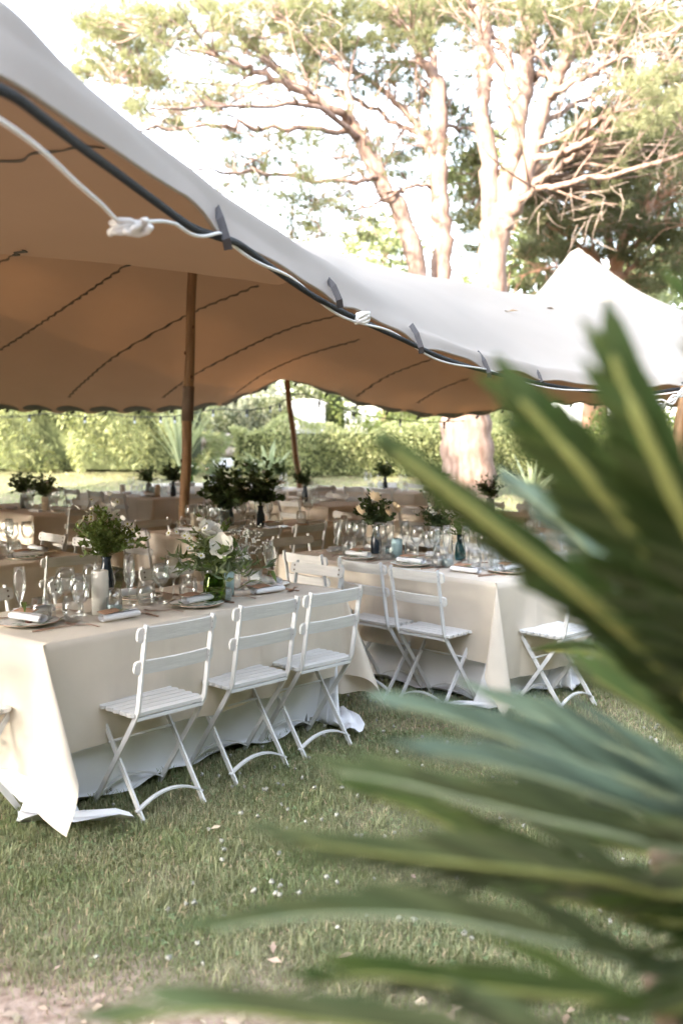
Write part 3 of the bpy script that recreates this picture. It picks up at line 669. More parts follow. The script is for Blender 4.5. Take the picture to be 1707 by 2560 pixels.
# plate with a printed leaf pattern and a gilt rim
pm = mat('plate_print', (0.80, 0.79, 0.74), 0.25, spec=0.5); t = pm.node_tree; N = t.nodes; K = t.links
tc = N.new('ShaderNodeTexCoord'); vo = N.new('ShaderNodeTexVoronoi'); vo.feature = 'DISTANCE_TO_EDGE'; vo.inputs['Scale'].default_value = 34
mp = N.new('ShaderNodeMapping'); mp.inputs['Scale'].default_value = (1, 0.38, 1); mp.inputs['Rotation'].default_value = (0, 0, 0.7)
wv = N.new('ShaderNodeTexNoise'); wv.inputs['Scale'].default_value = 16
K.new(tc.outputs['Object'], mp.inputs[0]); K.new(mp.outputs[0], vo.inputs['Vector']); K.new(tc.outputs['Object'], wv.inputs['Vector'])
rp_ = N.new('ShaderNodeValToRGB'); rp_.color_ramp.elements[0].position = 0.10; rp_.color_ramp.elements[1].position = 0.16
rp_.color_ramp.elements[0].color = (0.80, 0.79, 0.73, 1); rp_.color_ramp.elements[1].color = (0.16, 0.26, 0.17, 1)
K.new(vo.outputs['Distance'], rp_.inputs[0]); mx = N.new('ShaderNodeMix'); mx.data_type = 'RGBA'
r2_ = N.new('ShaderNodeValToRGB'); r2_.color_ramp.elements[0].position = 0.46; r2_.color_ramp.elements[1].position = 0.52
K.new(wv.outputs['Fac'], r2_.inputs[0]); K.new(r2_.outputs[0], mx.inputs[0]); mx.inputs[6].default_value = (0.80, 0.79, 0.74, 1); K.new(rp_.outputs[0], mx.inputs[7]); K.new(mx.outputs[2], pm.node_tree.nodes['Principled BSDF'].inputs['Base Color'])
G['plate'] = lm('dish', [(0, .006), (.075, .006), (.09, .011), (.132, .018), (.134, .016), (.092, .004), (.07, .001), (0, .001)], 'plate_print', 36)
G['rim'] = lm('rim', [(.131, .0185), (.1335, .0195), (.1345, .0175), (.1335, .0155)], 'copper', 36)
def roll():
    mb = MB(); n = 30; vs = []; fs = []; L = .195
    for k in range(2):
        for i in range(n):
            a = i / (n - 1) * 4.6 * math.pi; r = .006 + .019 * i / (n - 1)
            vs.append((-L / 2 + k * L, r * math.cos(a) * 1.35, .021 + r * math.sin(a) * .8))
    for i in range(n - 1): fs.append((i, i + 1, n + i + 1, n + i))
    return mb.add(vs, fs).mesh('napkin', 'napkin', True)
G['napkin'] = roll()
G['card'] = MB().rect([(-.055, 0, .046), (0, 0, .049), (.055, .004, .046)], (0, 1, .15), .027, .0008).mesh('card', 'kraft')
def leafy(L, Wd, m, bend=.02, name='leaf'):
    vs = []; n = 7
    for i in range(n):
        t = i / (n - 1); wd = Wd * math.sin(math.pi * min(1, t * .94 + .03)) ** .8; z = bend * 4 * t * (1 - t) + bend * .6 * math.sin(t * 5)
        vs += [(t * L, -wd, z + wd * .3), (t * L, 0, z), (t * L, wd, z + wd * .3)]
    fs = []
    for i in range(n - 1): fs += [(3 * i, 3 * i + 1, 3 * i + 4, 3 * i + 3), (3 * i + 1, 3 * i + 2, 3 * i + 5, 3 * i + 4)]
    return MB().add(vs, fs).mesh(name, m, True)
G['leaf_s'] = leafy(.065, .011, 'leaf_olive', .004); G['leaf_l'] = leafy(.17, .013, 'leaf_bright', .022)
mb = MB(); mb.rect(smooth_path([(0, 0, .004), (.06, 0, .010), (.12, 0, .004), (.145, 0, .006)], 4), (0, 1, 0), .004, .0012)
mb.rect([(.140, 0, .005), (.155, 0, .003)], (0, 1, 0), .0115, .0012)
for k in range(4): mb.rect([(.153, -.0093 + k * .0062, .003), (.172, -.0093 + k * .0062, .001), (.195, -.009 + k * .006, .006)], (0, 1, 0), .0016, .001)
G['fork'] = mb.mesh('fork', 'copper')
mb = MB(); mb.rect([(0, 0, .004), (.10, 0, .005)], (0, 1, 0), .0055, .003); mb.rect([(.099, 0, .005), (.16, .001, .004), (.20, .004, .004), (.222, .006, .004)], (0, 1, 0), .0085, .0007)
G['knife'] = mb.mesh('knife', 'copper')
def candle(r, h, m):
    k = (r, h, m)
    if k not in G: G[k] = [('wax', lm('wax', [(0, 0), (r, 0), (r, h - .003), (r - .003, h), (r * .6, h - .005), (0, h - .006)], m, 24)), ('wick', MB().tube([(0, 0, h - .006), (.001, 0, h + .004), (.003, .001, h + .012)], .0012, 5).mesh('wick', 'wick'))]
    return G[k]
def votive(m, h=.085):
    k = ('v', m, h)
    if k not in G: G[k] = [('jar', lm('jar', [(0, .003), (.035, .002), (.037, .006), (.037, h), (.0355, h), (.0352, .01), (0, .009)], 'clear_glass', 20)), ('wax', lm('wax', [(0, .011), (.0345, .011), (.0345, h * .6), (0, h * .59)], m, 20)), ('wick', MB().tube([(0, 0, h * .58), (0, .001, h * .72)], .001, 5).mesh('wick', 'wick'))]
    return G[k]
G['vase_green'] = [('glass', lm('glass', [(0, .004), (.040, .003), (.050, .012), (.054, .04), (.055, .075), (.052, .105), (.046, .122), (.0475, .140), (.0455, .140), (.044, .122), (.050, .105), (.053, .075), (.052, .04), (.047, .014), (0, .012)], 'green_glass', 48, ribs=1, ribd=.035)),
                   ('water', lm('water', [(0, .013), (.046, .015), (.050, .04), (.051, .078), (0, .078)], 'water', 24))]
G['vase_dark'] = [('vase', lm('vase', [(0, .001), (.034, .001), (.037, .01), (.039, .06), (.036, .11), (.024, .150), (.022, .172), (.029, .190), (.027, .190), (.020, .17), (0, .16)], 'dark_vase', 24))]
G['vase_grey'] = [('vase', lm('vase', [(0, .001), (.040, .001), (.044, .02), (.046, .10), (.040, .14), (.043, .16), (.041, .16), (.037, .14), (0, .13)], 'grey_vase', 24))]
G['vase_wood'] = [('vase', lm('vase', [(0, .001), (.036, .001), (.038, .01), (.046, .15), (.044, .15), (0, .13)], 'wax_cream', 24))]
G['vase_teal'] = [('glass', lm('glass', [(0, .001), (.034, .001), (.038, .02), (.034, .09), (.022, .13), (.026, .17), (.024, .17), (.020, .13), (0, .1)], 'teal_glass', 24))]
# ---------------------------------------------------------------- bouquets
def flower_mesh(name, n, L, Wd, lift, m, layers=2):
    mb = MB()
    for l in range(layers):
        for k in range(n):
            a = 2 * math.pi * (k + .5 * l) / n; ca, sa = math.cos(a), math.sin(a); li = lift * (1 + .5 * l); LL = L * (1 - .2 * l)
            pts = []
            for i in range(5):
                t = i / 4; wd = Wd * math.sin(math.pi * (.12 + .80 * t)) ** .8; r = LL * t; z = li * t ** 1.5 * LL / L + .004 * l + (.12 * LL * math.sin(5 * a + 3 * t) if i == 4 else 0)
                for s_ in (-1, 0, 1): pts.append((r * ca - s_ * wd * sa, r * sa + s_ * wd * ca, z + (abs(s_) * wd * .25)))
            mb.add(pts, [f for i in range(4) for f in ((3 * i, 3 * i + 1, 3 * i + 4, 3 * i + 3), (3 * i + 1, 3 * i + 2, 3 * i + 5, 3 * i + 4))])
    return mb.mesh(name, m, True)
FL = {'big': flower_mesh('petals', 6, .05, .024, .032, 'petal_white', 2), 'cream': flower_mesh('petals', 9, .05, .012, .022, 'petal_cream', 3), 'daisy': flower_mesh('petals', 9, .0145, .0042, .003, 'petal_white', 1)}
G['eye_b'] = lm('centre', [(.008, .004), (.009, .012), (.005, .018), (0, .020)], 'pollen', 10); G['eye_d'] = lm('centre', [(.0045, .001), (.004, .004), (0, .0055)], 'pollen', 8)
def foliage_np(seed, n, rad, hgt, ll, lw, droop=0.3, stems=26, z0=.0):
    """arching stems with paired leaves; returns verts, faces for np_mesh (triangles)."""
    r = np.random.default_rng(seed); V = []; F = []; o = 0; per = max(1, n // stems)
    for s_ in range(stems):
        az = r.uniform(0, 2 * np.pi); out = rad * r.uniform(.25, 1.0) ; top = hgt * r.uniform(.45, 1.1) * (1 - .45 * out / rad)
        def sp(t): return np.array([np.cos(az) * out * t ** 1.4, np.sin(az) * out * t ** 1.4, z0 + top * t - droop * out * t ** 3])
        pts = [sp(i / 5) for i in range(6)]
        for i in range(5):                               # thin stem, three sided
            for k in range(3):
                A = 2.1 * k; B = 2.1 * (k + 1); w_ = .0016
                V += [pts[i] + w_ * np.array([np.cos(A), np.sin(A), 0]), pts[i] + w_ * np.array([np.cos(B), np.sin(B), 0]), pts[i + 1] + w_ * np.array([np.cos(A), np.sin(A), 0])]
                F.append((o, o + 1, o + 2)); o += 3
        for k in range(per):
            t = r.uniform(.28, 1.02); p = sp(min(t, 1)); a2 = r.uniform(0, 2 * np.pi); d = np.array([np.cos(a2), np.sin(a2), r.uniform(-.2, .9)]); d += .5 * np.array([np.cos(az), np.sin(az), .5]); d /= np.linalg.norm(d)
            sd = np.cross(d, r.normal(size=3)); sd /= np.linalg.norm(sd); L = ll * r.uniform(.6, 1.25); W_ = lw * r.uniform(.7, 1.2); nn = np.cross(d, sd)
            V += [p, p + d * L * .45 + sd * W_ + nn * L * .08, p + d * L + nn * -L * .12, p + d * L * .45 - sd * W_ + nn * L * .08]
            F += [(o, o + 1, o + 2), (o, o + 2, o + 3)]; o += 4
    return np.array(V), np.array(F)
def bouquet_mesh(seed, m, **k): V, F = foliage_np(seed, **k); return np_mesh('foliage', V, F, m)
BQ = {'fresh': bouquet_mesh(1, 'leaf_bright', n=520, rad=.17, hgt=.26, ll=.034, lw=.010, stems=30), 'fern': bouquet_mesh(2, 'leaf_bright', n=900, rad=.19, hgt=.27, ll=.026, lw=.006, stems=34),
      'dark': bouquet_mesh(3, 'leaf_deep', n=620, rad=.20, hgt=.28, ll=.045, lw=.013, stems=34), 'tall': bouquet_mesh(4, 'leaf_deep', n=650, rad=.15, hgt=.36, ll=.040, lw=.012, stems=34),
      'olive': bouquet_mesh(5, 'leaf_olive', n=260, rad=.24, hgt=.22, ll=.060, lw=.006, stems=16), 'rosem': bouquet_mesh(6, 'leaf_deep', n=700, rad=.19, hgt=.30, ll=.04, lw=.007, stems=34)}
gyp = np.random.default_rng(9); V = []; F = []; o = 0
for k in range(150):
    p = gyp.normal(size=3) * np.array([.045, .045, .038]); rr = gyp.uniform(.003, .0052)
    oc = np.array([(1, 0, 0), (-1, 0, 0), (0, 1, 0), (0, -1, 0), (0, 0, 1), (0, 0, -1)]) * rr + p; V += list(oc)
    F += [(o + a, o + b, o + c) for a, b, c in ((0, 2, 4), (2, 1, 4), (1, 3, 4), (3, 0, 4), (2, 0, 5), (1, 2, 5), (3, 1, 5), (0, 3, 5))]; o += 6
BQ['gyp'] = np_mesh('small_blossom', np.array(V), np.array(F), 'petal_white')
def bouquet(p, vase, kind, label, vlabel, flowers=(), extra=None, rz=0.0, sc=1.0, gyp_at=None):
    vz = {'vase_green': .12, 'vase_dark': .17, 'vase_grey': .14, 'vase_wood': .13, 'vase_teal': .15}[vase]
    thing('vase', vlabel, 'vase', p, rz, G[vase], 'vases on the tables')
    e_ = obj('bouquet', None, None, (p[0], p[1], p[2] + vz), rz, label, 'bouquet', 'bouquets on the tables', scale=sc)
    obj('foliage', BQ[kind], e_)
    if extra: obj('foliage', BQ[extra], e_, rz=1.1)
    for (kd, x, y, z, tx, ty) in flowers:
        f = obj('flower', FL[kd], e_, (x, y, z)); f.rotation_euler = (tx, ty, rnd.uniform(0, 6)); obj('flower_centre', G['eye_d' if kd == 'daisy' else 'eye_b'], f)
    if gyp_at: g_ = obj('small_blossom', BQ['gyp'], e_, gyp_at); g_['kind'] = 'stuff'
    return e_
def daisies(seed, c, n, sp): 
    r = random.Random(seed); return [('daisy', c[0] + r.gauss(0, sp), c[1] + r.gauss(0, sp * .6), c[2] + r.gauss(0, sp * .6), r.uniform(.2, 1.2), r.uniform(-.5, .5)) for _ in range(n)]
def camrot(key, ang=0): return -TABLES[key][1] * 0 + ang

def short(key): return TABLES[key][2]
def put(kind, key, a, b, label, name, cat, group, rz=0.0, parts=None):
    t = TABLES[key][1]; p = tp_(key, a, b)
    return thing(name, label, cat, p, t + rz, parts or [(name, G[kind])], group)
def setting(key, side, s, n, plate=True, glasses=('wine', 'flute', 'tumbler'), full=True, jit=0.0, card=True, big=False):
    """one cover: plate, rolled napkin with card and leaf, fork, knife and glasses. s = place along the side; n = its wording."""
    rot = {'n': 0, 'f': math.pi, 'l': -math.pi / 2, 'r': math.pi / 2}[side]
    def loc(u, v):                                       # u to the diner's right, v away from the diner
        c, s_ = math.cos(rot), math.sin(rot)
        b0 = {'n': (s, .0), 'f': (s, TW), 'l': (0, s), 'r': (TL, s)}[side]
        return b0[0] + u * c - v * s_, b0[1] + u * s_ + v * c
    w_ = 'at the %s of the %s' % (n, short(key)); gq = 'place settings'
    r = rnd.uniform
    if plate: put('plate', key, *loc(0, .185), 'leaf patterned plate ' + w_, 'plate', 'plate', gq, rot, [('dish', G['plate']), ('rim', G['rim'])])
    zl = .016 if plate else 0.0
    x, y = loc(0.01, .175); o = put('napkin', key, x, y, 'rolled white napkin ' + w_, 'napkin', 'napkin', gq, rot + r(-.12, .12)); o.location.z += zl
    if card:
        x, y = loc(-.03, .19); o = put('card', key, x, y, 'brown name card ' + w_, 'card', 'card', gq, rot + r(-.2, .2)); o.location.z += zl - .004
        x, y = loc(.0, .17); o = put('leaf_l' if big else 'leaf_s', key, x, y, 'green leaf ' + w_, 'leaf', 'leaf', gq, rot + (2.6 if big else r(-.4, .1))); o.location.z += zl + .040
    if full:
        put('fork', key, *loc(-.16, .10 + jit), 'copper fork ' + w_, 'fork', 'fork', gq, rot + math.pi / 2 + r(-.1, .5))
        put('knife', key, *loc(.165, .10), 'copper knife ' + w_, 'knife', 'knife', gq, rot + math.pi / 2 + r(-.4, .1))
    pos = [(.10, .36), (.02, .385), (.175, .335), (-.05, .40)]
    nm = {'wine': 'large wine glass', 'wine_s': 'small wine glass', 'flute': 'slim flute glass', 'tumbler': 'round tumbler', 'tumbler_s': 'straight tumbler'}
    for k, g_ in enumerate(glasses):
        u, v = pos[k]; put(g_, key, *loc(u + r(-.012, .012), v + r(-.015, .015)), nm[g_] + ' ' + w_, 'wine_glass' if 'wine' in g_ else ('flute' if g_ == 'flute' else 'tumbler'), 'glass', 'drinking glasses').scale = (1.14, 1.14, 1.14)
# ---- front left table
setting('A', 'n', .50, 'first near seat', plate=False, glasses=('tumbler', 'wine', 'flute', 'wine_s'))
setting('A', 'n', .98, 'second near seat', glasses=('tumbler', 'wine', 'flute', 'wine_s'))
setting('A', 'n', 1.46, 'third near seat', plate=False, glasses=('tumbler_s', 'wine', 'flute'), big=True)
setting('A', 'l', .40, 'left end', glasses=('tumbler', 'wine', 'wine_s'), big=True)
setting('A', 'r', .36, 'right end', glasses=('tumbler_s', 'wine', 'wine_s'), big=True)
for i, a in enumerate((.34, .93, 1.5)): setting('A', 'f', a, ('first', 'second', 'third')[i] + ' far seat', plate=i == 1, glasses=('tumbler', 'wine_s', 'flute'))
def onA(x, y, z=.757):                                   # table coordinates of a spot seen in the view
    return onz(x, y, z)
def drop(name, label, cat, x, y, parts, group=None, rz=0.0, z=.757): return thing(name, label, cat, onz(x, y, z), rz, parts, group)
FD = {'vase_green': 0}
bouquet(onz(537, 1505, .757), 'vase_green', 'fresh', 'white flowers with olive sprigs in the ribbed green vase', 'ribbed green glass vase on the front left table', extra='olive',
        flowers=[('big', .045, -.07, .125, 1.15, .35), ('big', -.02, -.03, .17, .5, -.3)] + daisies(4, (-.03, -.06, .19), 16, .035) + daisies(5, (-.10, -.03, .17), 9, .03) + daisies(7, (-.06, -.08, .13), 7, .03), gyp_at=(.115, .02, .13), sc=1.3)
bouquet(onz(268, 1480, .757), 'vase_dark', 'fern', 'loose green bouquet with small daisies behind the ribbed candle', 'dark vase behind the ribbed candle on the front left table', extra='fresh',
        flowers=daisies(14, (.01, -.05, .25), 10, .04) + daisies(15, (-.09, -.03, .19), 7, .035) + [('daisy', .09 + .02 * k, -.07, .19 - .025 * k, 1.1, .2) for k in range(4)], sc=1.2)
drop('pillar_candle', 'tall cream pillar candle beside the front left glasses', 'candle', 252, 1536, candle(.0385, .205, 'wax_white'), 'candles')
drop('votive_candle', 'pale blue candle in a clear jar beside the tall cream candle', 'candle', 287, 1540, votive('wax_blue'), 'candles')
drop('pillar_candle', 'pale blue pillar candle behind the ribbed green vase', 'candle', 568, 1490, candle(.036, .125, 'wax_blue'), 'candles')
drop('votive_candle', 'dark teal candle jar right of the ribbed green vase', 'candle', 562, 1500, votive('wax_blue', .06), 'candles')
mat('fig', (0.10, 0.035, 0.025), 0.5, var=.3, scale=30); drop('walnut', 'small dark brown nut at the left end of the front table', 'nut', 74, 1560, [('walnut', lm('walnut', [(0, 0), (.010, .002), (.016, .010), (.017, .018), (.013, .029), (.005, .034), (0, .034)], 'fig', 14))])
# ---- centre right table
setting('B', 'n', .55, 'first near seat', glasses=('tumbler_s', 'wine', 'flute')); setting('B', 'n', 1.02, 'second near seat', glasses=('tumbler', 'wine', 'flute', 'wine_s')); setting('B', 'n', 1.46, 'third near seat', plate=False, glasses=('tumbler', 'wine', 'wine_s'))
for i, a in enumerate((.35, .93, 1.46)): setting('B', 'f', a, ('first', 'second', 'third')[i] + ' far seat', plate=False, glasses=('tumbler', 'wine', 'flute'))
setting('B', 'r', .38, 'right end', glasses=('tumbler', 'wine')); setting('B', 'l', .38, 'left end', plate=False, glasses=('tumbler', 'wine', 'flute'))
cr = [('cream', -.02, -.10, .22, .9, -.2), ('cream', .12, -.07, .15, 1.0, .5), ('cream', .06, -.11, .13, 1.1, .1), ('cream', -.12, -.05, .12, .8, -.4)]
bouquet(onz(940, 1384, .757), 'vase_dark', 'dark', 'dark bouquet with cream dahlias on the centre right table', 'slim black vase on the centre right table', flowers=cr)
bouquet(onz(1100, 1382, .757), 'vase_grey', 'rosem', 'dark bouquet with tiny white blossoms behind the cream candle', 'grey vase behind the cream candle on the centre right table', flowers=daisies(31, (-.06, -.06, .18), 14, .05))
drop('pillar_candle', 'pale blue pillar candle in the middle of the centre right table', 'candle', 991, 1393, candle(.038, .125, 'wax_blue'), 'candles')
drop('pillar_candle', 'tall cream pillar candle on the centre right table', 'candle', 1113, 1402, candle(.038, .17, 'wax_cream'), 'candles')
drop('votive_candle', 'white candle in a clear jar before the cream candle', 'candle', 1095, 1417, votive('wax_white', .075), 'candles'); drop('votive_candle', 'pale blue candle in a jar before the cream candle', 'candle', 1120, 1418, votive('wax_blue', .085), 'candles')
drop('votive_candle', 'dark teal candle jar left of the blue pillar candle', 'candle', 974, 1386, [('jar', lm('jar', [(0, .001), (.032, .001), (.034, .06), (.032, .06), (0, .05)], 'teal_glass', 18)), ('wax', lm('wax', [(0, .003), (.030, .003), (.030, .04), (0, .04)], 'wax_blue', 16))], 'candles')
drop('dish', 'low clear glass dish in front of the blue candle', 'dish', 965, 1398, [('dish', lm('dish', [(0, .004), (.05, .003), (.062, .03), (.0605, .03), (.048, .008), (0, .008)], 'clear_glass', 24))])
bouquet(onz(1150, 1400, .757), 'vase_teal', 'fresh', 'small green bunch in a pale jar by the cream candle', 'small teal glass vase right of the cream candle', sc=.6)
# ---- the other tables, fewer pieces as they get smaller in view
def dress(key, covers, bouquets, candles=()):
    for (sd, s, n, gl, fl_) in covers: setting(key, sd, s, n, plate=fl_, glasses=gl, full=fl_, card=fl_)
    for (a, b, vs, kd, lab, fl_) in bouquets:
        bouquet(tp_(key, a, b), vs, kd, lab, 'vase holding the ' + lab, flowers=fl_, sc=1.5 if key == 'D' else 1.1)
    for (a, b, r, h, m, lab) in candles: thing('pillar_candle', lab, 'candle', tp_(key, a, b), 0, candle(r, h, m), 'candles')
g3 = ('wine', 'flute', 'tumbler'); g2 = ('wine', 'tumbler')
dress('C', [('r', .38, 'right end', g2, True), ('n', 1.4, 'third near seat', g3, True), ('f', 1.42, 'third far seat', g3, True), ('f', .9, 'second far seat', g2, False)], [(.9, .38, 'vase_grey', 'rosem', 'bouquet on the table cut by the left edge', ())])
crd = daisies(77, (.03, -.07, .17), 6, .06)
dress('D', [('l', .36, 'left end', g3, True), ('n', .45, 'first near seat', g3, True), ('n', .98, 'second near seat', g3, True), ('n', 1.5, 'third near seat', g2, False), ('f', .35, 'first far seat', g3, False), ('f', .9, 'second far seat', g2, False)],
      [(.62, .40, 'vase_grey', 'dark', 'leafy dark bouquet left on the middle table', crd), (.98, .34, 'vase_dark', 'tall', 'tall dark bouquet in a black vase on the middle table', crd), (.80, .55, 'vase_dark', 'tall', 'tallest dark bouquet at the back of the middle table', [])],
      [(.30, .40, .037, .16, 'wax_cream', 'tall cream candle at the left of the middle table')])
gm = ('wine', 'wine_s', 'flute', 'tumbler')
dress('E', [('n', .95, 'second near seat', gm, False), ('n', 1.5, 'third near seat', gm, False), ('f', .95, 'second far seat', gm, False), ('f', 1.5, 'third far seat', gm, False), ('r', .38, 'right end', g3, True)],
      [(1.35, .38, 'vase_wood', 'dark', 'round dark bouquet in a beige vase before the hedge', crd), (.85, .38, 'vase_grey', 'dark', 'dark bouquet touching the left edge before the hedge', ())])
dress('F', [('n', .9, 'second near seat', g2, False), ('n', 1.45, 'third near seat', g2, True), ('f', 1.4, 'third far seat', g2, False), ('f', .8, 'second far seat', g2, False)],
      [(1.15, .38, 'vase_grey', 'rosem', 'bushy bouquet left of the wooden pole', ()), (1.62, .45, 'vase_dark', 'dark', 'bouquet in a black vase touching the wooden pole', ())],
      [(1.35, .30, .036, .12, 'wax_blue', 'pale blue candle left of the wooden pole'), (1.55, .25, .037, .16, 'wax_cream', 'cream candle left of the wooden pole'), (.55, .35, .04, .12, 'wax_white', 'white candle at the left of the back table')])
dress('G', [('n', .5, 'left seat', g2, False), ('n', 1.3, 'right seat', g2, False)], [(.62, .3, 'vase_green', 'dark', 'bouquet in green glass right of the wooden pole', crd), (.98, .35, 'vase_grey', 'olive', 'thin airy bouquet in a grey vase in the sun', crd), (1.62, .3, 'vase_teal', 'dark', 'round bouquet in a dark teal vase in the sun', crd)],
      [(.42, .3, .037, .15, 'wax_cream', 'cream candle on the sunlit table')])
dress('H', [('n', .5, 'first near seat', g3, False), ('n', 1.1, 'second near seat', g3, False), ('f', .6, 'first far seat', g3, False), ('f', 1.2, 'second far seat', g2, False)], [(1.0, .4, 'vase_dark', 'rosem', 'bouquet on the dim table amid the tent', ())])
dress('J', [('n', .5, 'first near seat', g2, False), ('n', 1.1, 'second near seat', g2, False)], [(.9, .4, 'vase_dark', 'dark', 'bouquet on the right table beside the leaning pole', crd)])
dress('K', [('n', .5, 'first near seat', g3, False), ('n', 1.1, 'second near seat', g3, False), ('f', .9, 'far seat', g3, False)], [(.7, .4, 'vase_dark', 'dark', 'dark bouquet beyond the blue candles', crd), (1.4, .4, 'vase_grey', 'rosem', 'bushy bouquet beyond the cream candle', ())])
dress('N', [('n', .6, 'near seat', g3, False), ('f', 1.1, 'far seat', g3, False)], [(.5, .4, 'vase_dark', 'rosem', 'dark bouquet far right between the palm fronds', ()), (1.2, .4, 'vase_dark', 'dark', 'reddish dark bouquet near the far right poles', crd)])
dress('Q', [('n', .5, 'left seat', g3, False), ('n', 1.2, 'right seat', g3, False), ('f', .9, 'far seat', g2, False)], [(.9, .4, 'vase_dark', 'dark', 'small bouquet near the far hem', crd)])
dress('S', [('n', .5, 'left seat', g3, False), ('n', 1.2, 'right seat', g3, False)], [(1.2, .4, 'vase_dark', 'rosem', 'small bouquet behind the slim pole', ())])
# ================================================================== TREES, HEDGES, GARDEN BEYOND
mat('bark', (0.13, 0.08, 0.06), 0.9, col2=(0.27, 0.195, 0.162), scale=9, detail=8, bump=0.9, bscale=26, stretch=(1, 1, 0.28))
mat('bark_red', (0.27, 0.13, 0.08), 0.9, col2=(0.38, 0.22, 0.15), scale=7, detail=8, bump=0.7, bscale=24, stretch=(1, 1, 0.35))
mat('twig_pale', (0.30, 0.235, 0.195), 0.9)
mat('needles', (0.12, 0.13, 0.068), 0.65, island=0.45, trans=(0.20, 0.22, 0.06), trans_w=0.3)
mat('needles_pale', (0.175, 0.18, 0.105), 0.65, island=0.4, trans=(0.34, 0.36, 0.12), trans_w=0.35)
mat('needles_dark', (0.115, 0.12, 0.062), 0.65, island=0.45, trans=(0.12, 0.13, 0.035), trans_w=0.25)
mat('shrub_leaf', (0.10, 0.135, 0.045), 0.6, island=0.5, trans=(0.22, 0.28, 0.06), trans_w=0.3)
mat('shrub_grey', (0.17, 0.19, 0.13), 0.65, island=0.45, trans=(0.2, 0.22, 0.12), trans_w=0.2)
mat('hedge_leaf', (0.20, 0.23, 0.12), 0.6, island=0.6, trans=(0.46, 0.50, 0.2), trans_w=0.35)
mat('strap_leaf', (0.27, 0.31, 0.20), 0.5, island=0.3, trans=(0.34, 0.40, 0.2), trans_w=0.3)
mat('inner', (0.05, 0.06, 0.025), 0.95, var=.3, scale=3)  # dark filler for the solid cores that block light inside foliage

def tufts(n, spread, nl, L, seed, wd=0.006):
    """a clump of pine shoots: n brushes of nl needles (single triangles)."""
    r = np.random.default_rng(seed)
    base = r.normal(size=(n, 3)); base /= np.linalg.norm(base, axis=1)[:, None]; base *= (r.uniform(0.15, 1, n) ** .6)[:, None] * np.array([1, 1, .6]) * spread
    ax = base / spread * .8 + np.array([0, 0, .45]) + r.normal(size=(n, 3)) * .35; ax /= np.linalg.norm(ax, axis=1)[:, None]
    b = np.repeat(base, nl, 0) + r.normal(size=(n * nl, 3)) * .015; d = np.repeat(ax, nl, 0) + r.normal(size=(n * nl, 3)) * .5; d /= np.linalg.norm(d, axis=1)[:, None]
    s_ = np.cross(d, r.normal(size=d.shape)); s_ /= np.linalg.norm(s_, axis=1)[:, None]; LL = (L * r.uniform(.65, 1.2, n * nl))[:, None]
    V = np.stack([b - s_ * wd, b + s_ * wd, b + d * LL], 1); return V.reshape(-1, 3)
TUF = [tufts(30, .34, 11, .15, 40 + k, .0075) for k in range(6)]
def crown_mesh(name, centers, scales, m, seed):
    r = np.random.default_rng(seed); parts = []
    for c, s_ in zip(centers, scales):
        a = r.uniform(0, 2 * np.pi); ca, sa = np.cos(a), np.sin(a); T = TUF[r.integers(len(TUF))] * s_
        parts.append(T @ np.array([[ca, sa, 0], [-sa, ca, 0], [0, 0, 1]]) + np.asarray(c))
    V = np.concatenate(parts); return np_mesh(name, V, np.arange(len(V)).reshape(-1, 3), m)
def px_limb(pts, D0, D1=None, r0=10, r1=4, wig=0.03, n=5, seed=0):
    """limb given by view points; distance runs from D0 to D1; radii in view pixels at that distance."""
    D1 = D0 if D1 is None else D1; m = len(pts); w3 = [at(p[0], p[1], D0 + (D1 - D0) * i / (m - 1)) for i, p in enumerate(pts)]
    P = smooth_path(w3, n); k = len(P); rr = random.Random(seed * 77 + int(pts[0][0]))
    Q = [p + Vector((rr.gauss(0, wig), rr.gauss(0, wig), rr.gauss(0, wig))) * (0 if i == 0 else 1) for i, p in enumerate(P)]
    rad = [(r0 + (r1 - r0) * i / (k - 1)) / FPX * p.y * (1 + .06 * math.sin(i * 1.9)) for i, p in enumerate(P)]
    return Q, rad
